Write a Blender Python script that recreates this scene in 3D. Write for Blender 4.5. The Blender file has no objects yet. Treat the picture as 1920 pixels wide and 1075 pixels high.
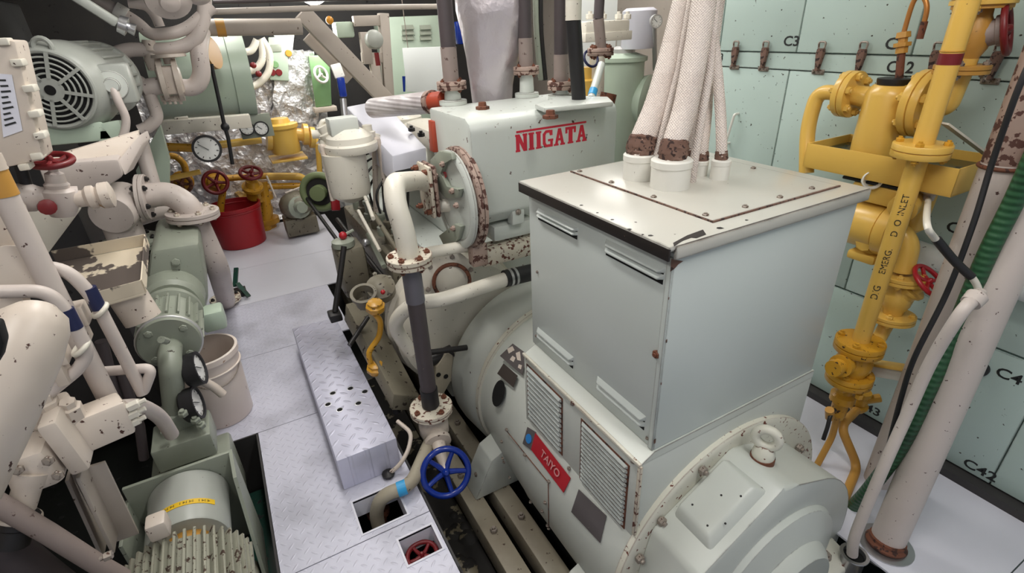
import bpy, bmesh, math, random
from mathutils import Vector as V, Matrix
random.seed(7)
COL = bpy.context.scene.collection
sin, cos, pi = math.sin, math.cos, math.pi
# ------------------------------------------------------------------ camera (fitted to the vanishing points of the room)
F, YAW, PIT, ROL, CH = 964.65, .484994, .472947, -.047458, 1.7
_f = V((sin(YAW)*cos(PIT), cos(YAW)*cos(PIT), -sin(PIT)))
_r0 = V((cos(YAW), -sin(YAW), 0)); _u0 = _r0.cross(_f)
_r = cos(ROL)*_r0 + sin(ROL)*_u0; _u = -sin(ROL)*_r0 + cos(ROL)*_u0
EYE = V((0, 0, CH))
cd = bpy.data.cameras.new('camera'); cam = bpy.data.objects.new('camera', cd); COL.objects.link(cam)
m = Matrix.Identity(4)
for i in range(3):
    m[i][0] = _r[i]; m[i][1] = _u[i]; m[i][2] = -_f[i]; m[i][3] = EYE[i]
cam.matrix_world = m
cd.sensor_fit = 'HORIZONTAL'; cd.sensor_width = 36; cd.lens = F/1920*36; cd.clip_start = .02; cd.clip_end = 60
bpy.context.scene.camera = cam

def P(px, py, x=None, y=None, z=None):
    """the real-world point seen at a photograph pixel, on the plane x=, y= or z="""
    d = (px-960)/F*_r - (py-537.5)/F*_u + _f
    t = x/d.x if x is not None else y/d.y if y is not None else (z-CH)/d.z
    return EYE + t*d
def S(n, p):
    """length of n photograph pixels at point p"""
    return n*(V(p)-EYE).dot(_f)/F
def PC(px, py, cx, cz, R):
    """point on the round housing (axis along y) seen at a pixel"""
    d = (px-960)/F*_r - (py-537.5)/F*_u + _f
    ox, oz = -cx, CH-cz
    a = d.x**2+d.z**2; b = 2*(ox*d.x+oz*d.z); c = ox*ox+oz*oz-R*R
    q = max(b*b-4*a*c, 0)
    return EYE + (-b-math.sqrt(q))/(2*a)*d

# ------------------------------------------------------------------ materials
def _mat(name):
    mt = bpy.data.materials.new(name); mt.use_nodes = True
    nt = mt.node_tree; b = nt.nodes['Principled BSDF']
    return mt, nt, b
def N(nt, t, **kw):
    n = nt.nodes.new(t)
    for k, v in kw.items():
        if k.startswith('i_'): n.inputs[int(k[2:])].default_value = v
        else: setattr(n, k, v)
    return n
def srgb(r, g, b):
    f = lambda c: (c/255/12.92 if c/255 <= .04045 else ((c/255+.055)/1.055)**2.4)
    return (f(r), f(g), f(b), 1)
def plain(name, col, rough=.45, metal=0, emit=0, spec=.5):
    mt, nt, b = _mat(name)
    b.inputs['Base Color'].default_value = col; b.inputs['Roughness'].default_value = rough; b.inputs['Metallic'].default_value = metal
    b.inputs['Specular IOR Level'].default_value = spec
    if emit:
        b.inputs['Emission Color'].default_value = col; b.inputs['Emission Strength'].default_value = emit
    return mt
def paint(name, col, chip=.1, chipcol=(60, 32, 26), scale=14, dirt=.25, dirtcol=(120, 100, 80), rough=.38, edge=0, bump=.12, metal=0):
    """old machinery paint: uneven tone, grime patches, chipped spots of its own; edge = worn-off arrises"""
    mt, nt, b = _mat(name); L = nt.links.new
    tc = N(nt, 'ShaderNodeTexCoord')
    n1 = N(nt, 'ShaderNodeTexNoise'); n1.inputs['Scale'].default_value = 3.1; n1.inputs['Detail'].default_value = 5
    n2 = N(nt, 'ShaderNodeTexNoise'); n2.inputs['Scale'].default_value = scale*2.2; n2.inputs['Detail'].default_value = 4; n2.inputs['Roughness'].default_value = .55
    for n in (n1, n2): L(tc.outputs['Object'], n.inputs['Vector'])
    r1 = N(nt, 'ShaderNodeMapRange'); r1.inputs[1].default_value = .45; r1.inputs[2].default_value = .75; r1.inputs[4].default_value = dirt
    L(n1.outputs['Fac'], r1.inputs[0])
    m1 = N(nt, 'ShaderNodeMix', data_type='RGBA'); m1.inputs[6].default_value = srgb(*col); m1.inputs[7].default_value = srgb(*dirtcol)
    L(r1.outputs[0], m1.inputs[0])
    th = .775-chip*.72
    r2 = N(nt, 'ShaderNodeMapRange'); r2.inputs[1].default_value = th; r2.inputs[2].default_value = th+.025
    L(n2.outputs['Fac'], r2.inputs[0]); fac = r2.outputs[0]
    if edge:
        bv = N(nt, 'ShaderNodeBevel', samples=4); bv.inputs['Radius'].default_value = edge
        ge = N(nt, 'ShaderNodeNewGeometry')
        dt = N(nt, 'ShaderNodeVectorMath', operation='DOT_PRODUCT'); L(bv.outputs[0], dt.inputs[0]); L(ge.outputs['Normal'], dt.inputs[1])
        n3 = N(nt, 'ShaderNodeTexNoise'); n3.inputs['Scale'].default_value = 17; n3.inputs['Detail'].default_value = 5
        L(tc.outputs['Object'], n3.inputs['Vector'])
        ad = N(nt, 'ShaderNodeMath', operation='MULTIPLY_ADD'); L(n3.outputs['Fac'], ad.inputs[0]); ad.inputs[1].default_value = -.285; L(dt.outputs['Value'], ad.inputs[2])
        r3 = N(nt, 'ShaderNodeMapRange'); r3.inputs[1].default_value = .76; r3.inputs[2].default_value = .72; L(ad.outputs[0], r3.inputs[0])
        mx = N(nt, 'ShaderNodeMath', operation='MAXIMUM'); L(fac, mx.inputs[0]); L(r3.outputs[0], mx.inputs[1]); fac = mx.outputs[0]
    m2 = N(nt, 'ShaderNodeMix', data_type='RGBA'); m2.inputs[7].default_value = srgb(*chipcol)
    L(m1.outputs[2], m2.inputs[6]); L(fac, m2.inputs[0]); L(m2.outputs[2], b.inputs['Base Color'])
    rr = N(nt, 'ShaderNodeMapRange'); rr.inputs[3].default_value = rough; rr.inputs[4].default_value = .8; L(fac, rr.inputs[0]); L(rr.outputs[0], b.inputs['Roughness'])
    b.inputs['Metallic'].default_value = metal
    if bump:
        bp = N(nt, 'ShaderNodeBump'); bp.inputs['Strength'].default_value = bump; bp.inputs['Distance'].default_value = .004
        sb = N(nt, 'ShaderNodeMath', operation='MULTIPLY_ADD'); L(fac, sb.inputs[0]); sb.inputs[1].default_value = -1; L(n1.outputs['Fac'], sb.inputs[2])
        L(sb.outputs[0], bp.inputs['Height']); L(bp.outputs[0], b.inputs['Normal'])
    return mt
def tread(name, col, rough=.42, cell=.034, strength=.5, metal=.15):
    """chequer plate: raised lozenges laid alternately crosswise"""
    mt, nt, b = _mat(name); L = nt.links.new
    tc = N(nt, 'ShaderNodeTexCoord'); mp = N(nt, 'ShaderNodeMapping'); mp.inputs['Rotation'].default_value = (0, 0, .785); mp.inputs['Scale'].default_value = (1/cell,)*3
    L(tc.outputs['Object'], mp.inputs['Vector'])
    sp = N(nt, 'ShaderNodeSeparateXYZ'); L(mp.outputs[0], sp.inputs[0])
    def mth(op, a, bb=None, c=None):
        n = N(nt, 'ShaderNodeMath', operation=op)
        for i, v in enumerate((a, bb, c)):
            if v is None: continue
            if isinstance(v, (int, float)): n.inputs[i].default_value = v
            else: L(v, n.inputs[i])
        return n.outputs[0]
    u, w = sp.outputs[0], sp.outputs[1]
    fu = mth('SUBTRACT', mth('FRACT', u), .5); fw = mth('SUBTRACT', mth('FRACT', w), .5)
    par = mth('PINGPONG', mth('ADD', mth('FLOOR', u), mth('FLOOR', w)), 1)
    inv = mth('SUBTRACT', 1, par)
    lo = mth('ADD', mth('MULTIPLY', fu, par), mth('MULTIPLY', fw, inv)); sh = mth('ADD', mth('MULTIPLY', fw, par), mth('MULTIPLY', fu, inv))
    d = mth('ADD', mth('POWER', mth('DIVIDE', mth('ABSOLUTE', lo), .46), 2), mth('POWER', mth('DIVIDE', mth('ABSOLUTE', sh), .14), 2))
    h = mth('SUBTRACT', 1, mth('MINIMUM', d, 1))
    bp = N(nt, 'ShaderNodeBump'); bp.inputs['Strength'].default_value = strength; bp.inputs['Distance'].default_value = .003
    L(h, bp.inputs['Height']); L(bp.outputs[0], b.inputs['Normal'])
    n1 = N(nt, 'ShaderNodeTexNoise'); n1.inputs['Scale'].default_value = 4; n1.inputs['Detail'].default_value = 6; L(tc.outputs['Object'], n1.inputs['Vector'])
    cr = N(nt, 'ShaderNodeMix', data_type='RGBA'); cr.inputs[6].default_value = srgb(*col); cr.inputs[7].default_value = srgb(*[c*.86 for c in col])
    rg = N(nt, 'ShaderNodeMapRange'); rg.inputs[1].default_value = .45; rg.inputs[2].default_value = .7; L(n1.outputs['Fac'], rg.inputs[0]); L(rg.outputs[0], cr.inputs[0])
    L(cr.outputs[2], b.inputs['Base Color'])
    b.inputs['Roughness'].default_value = rough; b.inputs['Metallic'].default_value = metal
    return mt
def foilmat(name, col=(228, 226, 228), scale=9, strength=1.0):
    mt, nt, b = _mat(name); L = nt.links.new
    tc = N(nt, 'ShaderNodeTexCoord')
    vo = N(nt, 'ShaderNodeTexVoronoi'); vo.inputs['Scale'].default_value = scale; L(tc.outputs['Object'], vo.inputs['Vector'])
    no = N(nt, 'ShaderNodeTexNoise'); no.inputs['Scale'].default_value = scale*1.7; no.inputs['Detail'].default_value = 6; L(tc.outputs['Object'], no.inputs['Vector'])
    ad = N(nt, 'ShaderNodeMath', operation='ADD'); L(vo.outputs['Distance'], ad.inputs[0]); L(no.outputs['Fac'], ad.inputs[1])
    bp = N(nt, 'ShaderNodeBump'); bp.inputs['Strength'].default_value = strength; bp.inputs['Distance'].default_value = .03
    L(ad.outputs[0], bp.inputs['Height']); L(bp.outputs[0], b.inputs['Normal'])
    b.inputs['Base Color'].default_value = srgb(*col); b.inputs['Metallic'].default_value = .6; b.inputs['Roughness'].default_value = .36
    return mt
def ribbed(name, col, pitch, rough=.55, chip=None, axis='braid'):
    """braided or corrugated sleeve"""
    mt, nt, b = _mat(name); L = nt.links.new
    tc = N(nt, 'ShaderNodeTexCoord')
    hs = []
    for rot in ((.6, .5, 0), (-.6, -.5, 0)) if axis == 'braid' else ((0, 0, 0),):
        mp = N(nt, 'ShaderNodeMapping'); mp.inputs['Rotation'].default_value = rot; L(tc.outputs['Object'], mp.inputs['Vector'])
        w = N(nt, 'ShaderNodeTexWave', bands_direction='Z'); w.inputs['Scale'].default_value = .314/pitch; L(mp.outputs[0], w.inputs['Vector']); hs.append(w.outputs['Fac'])
    h = hs[0]
    if len(hs) > 1:
        mx = N(nt, 'ShaderNodeMath', operation='MULTIPLY'); L(hs[0], mx.inputs[0]); L(hs[1], mx.inputs[1]); h = mx.outputs[0]
    bp = N(nt, 'ShaderNodeBump'); bp.inputs['Strength'].default_value = .7; bp.inputs['Distance'].default_value = .003; L(h, bp.inputs['Height']); L(bp.outputs[0], b.inputs['Normal'])
    n1 = N(nt, 'ShaderNodeTexNoise'); n1.inputs['Scale'].default_value = 6; n1.inputs['Detail'].default_value = 6; L(tc.outputs['Object'], n1.inputs['Vector'])
    rg = N(nt, 'ShaderNodeMapRange'); rg.inputs[1].default_value = .5; rg.inputs[2].default_value = .72; L(n1.outputs['Fac'], rg.inputs[0])
    cr = N(nt, 'ShaderNodeMix', data_type='RGBA'); cr.inputs[6].default_value = srgb(*col); cr.inputs[7].default_value = srgb(*(chip or [c*.7 for c in col])); L(rg.outputs[0], cr.inputs[0])
    L(cr.outputs[2], b.inputs['Base Color']); b.inputs['Roughness'].default_value = rough
    return mt

M = dict(
 gen=paint('grey_green_paint', (200, 204, 197), .04, dirt=.14, dirtcol=(165, 160, 140), edge=.007),
 box=paint('terminal_box_paint', (200, 207, 203), -.4, (50, 34, 30), 22, .06, (186, 186, 176), .3, .008),
 lid=paint('lid_paint', (190, 188, 179), .06, (48, 32, 26), 26, .12, (190, 175, 155), .28, .011),
 ring=paint('chipped_ring_paint', (214, 212, 198), .2, (104, 54, 40), 20, .25, (170, 150, 120), .4, .006),
 engine=paint('engine_paint', (200, 205, 199), .13, (85, 60, 50), 13, .16, (160, 150, 130), .36, .006),
 cream=paint('cream_paint', (206, 194, 182), .16, (70, 42, 34), 24, .4, (168, 150, 130), .4),
 creamw=paint('cream_white_paint', (218, 213, 200), .14, (60, 38, 30), 26, .3, (180, 165, 140), .36),
 chipc=paint('badly_chipped_cream', (214, 207, 190), .29, (98, 58, 46), 24, .35, (150, 128, 100), .45, .008),
 tray=paint('peeling_cream_paint', (222, 210, 188), .34, (92, 82, 76), 3.4, .25, (190, 160, 120), .5),
 pump=paint('pump_green_paint', (148, 154, 140), .14, (70, 66, 58), 18, .35, (100, 100, 88), .42),
 fin=paint('grimy_fin_paint', (152, 152, 136), .24, (70, 52, 42), 19, .6, (96, 84, 66), .5, .004),
 motor=paint('motor_grey_paint', (164, 167, 160), .06, (70, 66, 60), 16, .15, (105, 110, 105), .35),
 mint=paint('mint_locker_paint', (182, 201, 194), .12, (62, 56, 50), 26, .18, (160, 174, 166), .38, .007, .05),
 tank=paint('mint_tank_paint', (176, 192, 174), .05, (80, 80, 70), 12, .12, (150, 165, 150), .36),
 grime=paint('oily_grime', (118, 112, 96), .2, (48, 40, 33), 16, .7, (72, 62, 48), .5),
 oily=paint('oily_gutter_dirt', (112, 104, 84), .5, (22, 19, 16), 4.5, .7, (66, 56, 42), .4),
 base=paint('dirty_base_paint', (158, 150, 132), .15, (70, 52, 40), 17, .65, (104, 90, 70), .5),
 yellow=paint('yellow_paint', (222, 180, 86), .06, (120, 80, 40), 26, .2, (206, 160, 74), .3),
 yellowd=paint('dirty_yellow_paint', (200, 148, 42), .2, (64, 42, 26), 22, .6, (150, 100, 30), .35),
 pink=paint('off_white_pipe_paint', (199, 188, 181), .14, (80, 58, 52), 24, .35, (160, 146, 140), .42),
 beam=paint('steel_frame_paint', (176, 166, 156), .12, (80, 62, 54), 14, .3, (130, 118, 106), .5),
 white=paint('white_paint', (226, 224, 216), .08, (70, 56, 46), 22, .1, (200, 195, 182), .4),
 board=plain('white_board', srgb(232, 236, 234), .35),
 rust=paint('rust', (112, 66, 46), .3, (60, 36, 28), 20, .5, (84, 56, 44), .75),
 wrap=paint('rusty_fibre_wrapping', (104, 76, 64), .3, (52, 34, 30), 34, .7, (150, 124, 110), .8, 0, .5),
 rustflange=paint('rusty_flange_paint', (166, 144, 132), .34, (84, 54, 46), 16, .85, (104, 72, 62), .6),
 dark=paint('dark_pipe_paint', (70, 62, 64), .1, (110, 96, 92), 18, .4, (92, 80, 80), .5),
 darksleeve=paint('dark_grey_sleeve', (98, 96, 104), .05, (130, 128, 130), 30, .3, (84, 80, 84), .4),
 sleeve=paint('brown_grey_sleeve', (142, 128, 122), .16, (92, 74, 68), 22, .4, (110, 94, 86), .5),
 black=plain('black_rubber', srgb(26, 25, 27), .5),
 iron=plain('black_iron', srgb(40, 38, 38), .45, .3),
 void=plain('black_interior', srgb(10, 10, 10), .9),
 steel=plain('bright_steel', srgb(190, 190, 192), .28, .9),
 bolt=paint('bolt_steel', (150, 140, 130), .25, (84, 60, 50), 60, .4, (110, 90, 80), .45, 0, 0, .3),
 red=plain('red_paint', srgb(168, 30, 40), .32), redd=plain('dark_red_paint', srgb(112, 24, 28), .4),
 redlead=paint('red_lead_paint', (172, 70, 46), .15, (110, 50, 40), 20, .3, (140, 60, 45), .5),
 blue=plain('blue_enamel', srgb(14, 44, 132), .22), bluetape=plain('light_blue_tape', srgb(40, 150, 205), .4), bluedark=plain('dark_blue_tape', srgb(28, 34, 72), .4),
 orange=plain('orange_plastic_tape', srgb(206, 140, 40), .5),
 copper=plain('copper_tube', srgb(190, 130, 70), .35, .6),
 floor=tread('deck_plate', (206, 206, 220), .45), step=tread('step_plate', (204, 204, 222), .36, .05, 1.0),
 smooth=paint('smooth_deck_plate', (214, 214, 224), .03, (140, 138, 140), 20, .12, (190, 188, 196), .4),
 bilged=paint('shade_dark_bilge', (26, 28, 26), .2, (14, 14, 14), 9, .6, (20, 22, 20), .35), blackedge=paint('worn_shade_black', (34, 28, 26), .12, (120, 100, 90), 30, .3, (60, 44, 38), .5),  # bilge colour holds the recess shade; black edge mixes wear with painted shade
 bilge=paint('bilge_green', (38, 70, 60), .2, (20, 26, 24), 9, .6, (28, 40, 34), .2),
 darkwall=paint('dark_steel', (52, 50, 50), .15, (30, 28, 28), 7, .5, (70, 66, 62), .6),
 foil=foilmat('crinkled_foil'), exh=foilmat('exhaust_foil', (200, 192, 196), 4, .55), flex=ribbed('foil_flex_duct', (206, 200, 200), .02, .35, (170, 160, 160), 'ribs'),
 cable=ribbed('braided_cable_sleeve', (216, 204, 196), .0055, .55, (188, 172, 164)),
 hose=ribbed('green_hose', (38, 82, 50), .02, .45, (30, 60, 40), 'ribs'),
 lav=paint('lavender_grey_paint', (206, 206, 216), .06, (120, 112, 112), 18, .2, (180, 176, 184), .36),
 bucket=plain('red_bucket_plastic', srgb(150, 22, 30), .4), pail=paint('white_pail_plastic', (220, 208, 198), .1, (150, 120, 100), 12, .3, (196, 170, 150), .4, 0, 0),
 plate=paint('dull_name_plate', (104, 98, 98), .12, (150, 140, 138), 22, .4, (80, 74, 74), .35, 0, 0, .3),
 plated=plain('dark_name_plate', srgb(66, 58, 54), .4), redplate=plain('red_name_plate', srgb(176, 32, 42), .4), bluelogo=plain('blue_emblem', srgb(44, 128, 200), .4),
 letter=plain('red_lettering', srgb(196, 36, 58), .4), pale=plain('pale_pink_lettering', srgb(206, 140, 140), .4), ink=plain('black_stencil_ink', srgb(30, 32, 32), .6), silver=plain('silver_trim', srgb(200, 200, 198), .35, .5),
 dial=plain('dial_face', srgb(232, 232, 228), .3), paper=plain('paper_notice', srgb(222, 222, 232), .6), tape=plain('yellow_label_tape', srgb(226, 184, 40), .45),
 green=paint('bright_green_paint', (120, 158, 110), .12, (70, 80, 60), 14, .3, (100, 126, 92), .4), hosegreen=plain('olive_reel', srgb(110, 122, 84), .5),
 amber=plain('amber_lens', srgb(205, 140, 40), .3), glass=plain('milky_glass', srgb(220, 222, 220), .15),
 gold=paint('dull_ochre_paint', (190, 140, 62), .12, (120, 90, 50), 16, .3, (150, 110, 50), .45),
 lagging=paint('white_lagging', (226, 230, 228), .14, (150, 150, 146), 20, .2, (190, 192, 190), .6),
 lamp=plain('lit_tube', (1, .97, .92, 1), .4, 0, 14),
)
# ------------------------------------------------------------------ mesh builder
ORG = {}
def frame(axis):
    a = V(axis).normalized(); t = V((0, 0, 1)) if abs(a.z) < .9 else V((1, 0, 0))
    u = a.cross(t).normalized(); return a, u, a.cross(u).normalized()
class MB:
    def __init__(s): s.bm = bmesh.new()
    def raw(s, vs, fs, bev=0, seg=2):
        vv = [s.bm.verts.new(V(v)) for v in vs]; ff = []
        for f in fs:
            try: ff.append(s.bm.faces.new([vv[i] for i in f]))
            except ValueError: pass
        if bev:
            es = {e for f in ff for e in f.edges}
            bmesh.ops.bevel(s.bm, geom=list(es), offset=bev, offset_type='OFFSET', segments=seg, profile=.5, affect='EDGES', clamp_overlap=True)
        return s
    def hexa(s, p, bev=0):
        return s.raw(p, [(3, 2, 1, 0), (4, 5, 6, 7), (0, 1, 5, 4), (1, 2, 6, 5), (2, 3, 7, 6), (3, 0, 4, 7)], bev)
    def box(s, c, d, rz=0, bev=0, R=None):
        c = V(c); R = R or Matrix.Rotation(rz, 3, 'Z'); hx, hy, hz = d[0]/2, d[1]/2, d[2]/2
        return s.hexa([c+R@V(q) for q in ((-hx, -hy, -hz), (hx, -hy, -hz), (hx, hy, -hz), (-hx, hy, -hz), (-hx, -hy, hz), (hx, -hy, hz), (hx, hy, hz), (-hx, hy, hz))], bev)
    def span(s, a, b, bev=0):
        a, b = V(a), V(b); return s.box((a+b)/2, [abs(q) for q in (b-a)], bev=bev)
    def bar(s, a, b, w, h, bev=0, up=(0, 0, 1)):
        a, b = V(a), V(b); ax = (b-a).normalized(); sd = ax.cross(V(up)).normalized(); uu = sd.cross(ax)
        q = lambda p: [p-sd*w/2-uu*h/2, p+sd*w/2-uu*h/2, p+sd*w/2+uu*h/2, p-sd*w/2+uu*h/2]
        return s.hexa(q(a)+q(b), bev)
    def prism(s, pts, vec, bev=0):
        n = len(pts); pts = [V(p) for p in pts]; vec = V(vec)
        return s.raw(pts+[p+vec for p in pts], [tuple(range(n))[::-1], tuple(range(n, 2*n))]+[(i, (i+1) % n, n+(i+1) % n, n+i) for i in range(n)], bev)
    def lathe(s, o, axis, prof, n=24, close=True):
        a, u, w = frame(axis); o = V(o); vs = []; fs = []; k = len(prof)
        for t, r in prof:
            for i in range(n):
                th = 2*pi*i/n; vs.append(o+a*t+(u*cos(th)+w*sin(th))*max(r, 1e-4))
        for j in range(k-1):
            for i in range(n):
                i2 = (i+1) % n; fs.append((j*n+i, j*n+i2, (j+1)*n+i2, (j+1)*n+i))
        if close: fs += [tuple(range(n))[::-1], tuple(range((k-1)*n, k*n))]
        return s.raw(vs, fs)
    def cyl(s, a, b, r, r2=None, n=20, ch=0):
        a, b = V(a), V(b); l = (b-a).length; r2 = r if r2 is None else r2
        pr = [(0, r), (l, r2)] if not ch else [(0, r-ch), (ch, r), (l-ch, r2), (l, r2-ch)]
        return s.lathe(a, b-a, pr, n)
    def tube(s, pts, r, n=14, bend=None, closed=False):
        pts = [V(p) for p in pts]
        if bend:
            out = [pts[0]]
            for i in range(1, len(pts)-1):
                p, q, t = pts[i-1], pts[i], pts[i+1]
                d1, d2 = (p-q), (t-q); bb = min(bend, d1.length*.49, d2.length*.49)
                a, b = q+d1.normalized()*bb, q+d2.normalized()*bb
                for k in range(9):
                    f = k/8; out.append(a*(1-f)**2+q*2*f*(1-f)+b*f*f)
            out.append(pts[-1]); pts = out
        k = len(pts); vs = []; fs = []; u = None
        rs = r if isinstance(r, (list, tuple)) else [r]*k
        for i, p in enumerate(pts):
            a = pts[(i+1) % k if closed else min(i+1, k-1)]-pts[(i-1) % k if closed else max(i-1, 0)]
            a.normalize()
            if u is None: u = frame(a)[1]
            u = (u-a*u.dot(a)).normalized(); w = a.cross(u)
            vs += [p+(u*cos(2*pi*j/n)+w*sin(2*pi*j/n))*rs[i] for j in range(n)]
        for i in range(k if closed else k-1):
            i2 = (i+1) % k
            for j in range(n): fs.append((i*n+j, i*n+(j+1) % n, i2*n+(j+1) % n, i2*n+j))
        if not closed: fs += [tuple(range(n))[::-1], tuple(range((k-1)*n, k*n))]
        return s.raw(vs, fs)
    def spline(s, pts, r, n=12, per=8):
        pts = [V(p) for p in pts]; o = []
        for i in range(len(pts)-1):
            p0, p1, p2, p3 = pts[max(i-1, 0)], pts[i], pts[i+1], pts[min(i+2, len(pts)-1)]
            for k in range(per):
                t = k/per
                o.append(.5*(2*p1+(p2-p0)*t+(2*p0-5*p1+4*p2-p3)*t*t+(3*p1-p0-3*p2+p3)*t**3))
        return s.tube(o+[pts[-1]], r, n)
    def torus(s, c, axis, R, r, n=32, m=10):
        a, u, w = frame(axis); c = V(c)
        return s.tube([c+(u*cos(2*pi*i/n)+w*sin(2*pi*i/n))*R for i in range(n)], r, m, closed=True)
    def ball(s, c, r, sc=(1, 1, 1), n=16):
        vs = []; fs = []; c = V(c); k = n//2
        return s.lathe(c-V((0, 0, r*sc[2])), (0, 0, 1), [(r*sc[2]*(1-cos(pi*i/k)), r*sc[0]*sin(pi*i/k)) for i in range(k+1)], n)
    def patch(s, c4, fn, nu=6, nv=6):
        """grid between four corner pixels put on a surface by fn(px,py)"""
        vs = []
        for j in range(nv+1):
            for i in range(nu+1):
                u, w = i/nu, j/nv
                p = [(c4[0][k]*(1-u)+c4[1][k]*u)*(1-w)+(c4[3][k]*(1-u)+c4[2][k]*u)*w for k in (0, 1)]
                vs.append(fn(*p))
        return s.raw(vs, [(j*(nu+1)+i, j*(nu+1)+i+1, (j+1)*(nu+1)+i+1, (j+1)*(nu+1)+i) for j in range(nv) for i in range(nu)])
    def obj(s, name, mat, parent=None, label=None, cat=None, group=None, kind=None, loc=None, ang=38, solid=0):
        bm = s.bm
        bmesh.ops.recalc_face_normals(bm, faces=bm.faces)
        for f in bm.faces: f.smooth = True
        for e in bm.edges:
            e.smooth = len(e.link_faces) == 2 and e.calc_face_angle(0) < math.radians(ang)
        if parent is not None: o0 = ORG[parent.name]
        elif loc is not None: o0 = V(loc)
        else:
            lo = V([min(v.co[i] for v in bm.verts) for i in range(3)]); hi = V([max(v.co[i] for v in bm.verts) for i in range(3)])
            o0 = V(((lo.x+hi.x)/2, (lo.y+hi.y)/2, lo.z))
        for v in bm.verts: v.co -= o0
        me = bpy.data.meshes.new(name); bm.to_mesh(me); bm.free(); me.materials.append(M[mat] if isinstance(mat, str) else mat)
        o = bpy.data.objects.new(name, me); COL.objects.link(o); ORG[o.name] = o0
        if parent is not None: o.parent = parent
        else: o.location = o0
        if solid:
            md = o.modifiers.new('thickness', 'SOLIDIFY'); md.thickness = solid; md.offset = 0
        return tag(o, label, cat, group, kind)
def tag(o, label=None, cat=None, group=None, kind=None):
    for k, v in (('label', label), ('category', cat), ('group', group), ('kind', kind)):
        if v: o[k] = v
    return o
def thing(name, label, cat, loc, group=None):
    o = bpy.data.objects.new(name, None); o.empty_display_size = .05; COL.objects.link(o); o.location = V(loc); ORG[o.name] = V(loc)
    return tag(o, label, cat, group)
def dup(root, d, label=None, group=None, rot=None):
    """copy of a thing and its parts, moved by d"""
    def cp(o, par):
        c = o.copy(); COL.objects.link(c); c.parent = par
        for ch in list(o.children): cp(ch, c)
        return c
    r = cp(root, None); r.location = root.location+V(d); ORG[r.name] = ORG[root.name]+V(d)
    if rot: r.rotation_euler = rot
    if label: r['label'] = label
    if group: r['group'] = group
    return r
# ------------------------------------------------------------------ fittings
_bolts = {}
def bolt(parent, p, axis, r=.008, h=.008, mat='bolt', name='bolt'):
    k = (round(r, 4), round(h, 4), mat, name)
    if k not in _bolts:
        b = MB().cyl((0, 0, -.001), (0, 0, h), r, n=6, ch=r*.15); b.cyl((0, 0, h*.9), (0, 0, h*1.5), r*.5, n=8)
        bmesh.ops.recalc_face_normals(b.bm, faces=b.bm.faces)
        me = bpy.data.meshes.new(name); b.bm.to_mesh(me); b.bm.free(); me.materials.append(M[mat]); _bolts[k] = me
    o = bpy.data.objects.new(name, _bolts[k]); COL.objects.link(o); o.parent = parent
    o.location = V(p)-ORG[parent.name]; o.rotation_euler = V(axis).to_track_quat('Z', 'Y').to_euler()
    ORG[o.name] = ORG[parent.name]; return o
def ringpts(c, axis, R, n, ph=.3):
    a, u, w = frame(axis); c = V(c)
    return [c+(u*cos(ph+2*pi*i/n)+w*sin(ph+2*pi*i/n))*R for i in range(n)]
def flange(parent, c, axis, R, t=.022, n=4, mat='chipc', bmat='bolt', rb=None, hub=0, pair=True, name='flange', ph=.3):
    a = V(axis).normalized(); c = V(c); b = MB(); rb = rb or R*.13
    if pair:
        b.lathe(c-a*t, a, [(0, R*.985), (t*.08, R), (t*.9, R), (t*.95, R*.93), (t*1.05, R*.93), (t*1.1, R), (t*1.92, R), (2*t, R*.985)], 28)
    else: b.lathe(c-a*t/2, a, [(0, R*.98), (t*.1, R), (t*.9, R), (t, R*.98)], 28)
    if hub: b.lathe(c-a*t*2.2, a, [(0, hub), (t*1.2, hub*1.25), (t*3.2, hub*1.25), (t*4.4, hub)], 20)
    f = b.obj(name, mat, parent); hh = t if pair else t/2
    for p in ringpts(c, a, R*.78, n, ph):
        bolt(f, p+a*hh, a, rb, rb*.9, bmat); bolt(f, p-a*hh, -a, rb, rb*.9, bmat)
    return f
def handwheel(parent, c, axis, R, r, mat='red', spokes=5, hub=None, name='handwheel'):
    a, u, w = frame(axis); c = V(c); b = MB().torus(c, a, R, r, 36, 10)
    for i in range(spokes):
        th = 2*pi*i/spokes+.4; d = u*cos(th)+w*sin(th)
        b.tube([c-a*r*.6+d*R*.14, c-a*r*.8+d*R*.5, c+d*R], [r*.95, r*.8, r*.75], 8)
    b.lathe(c-a*r*1.8, a, [(0, R*.2), (r*1.5, R*.2), (r*3, R*.14), (r*3.4, R*.08)], 16)
    return b.obj(name, mat, parent)
def pipe(name, label, cat, pts, r, mat='cream', bend=None, group=None, n=16):
    return MB().tube(pts, r, n, bend).obj(name, mat, label=label, cat=cat, group=group)
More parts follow.
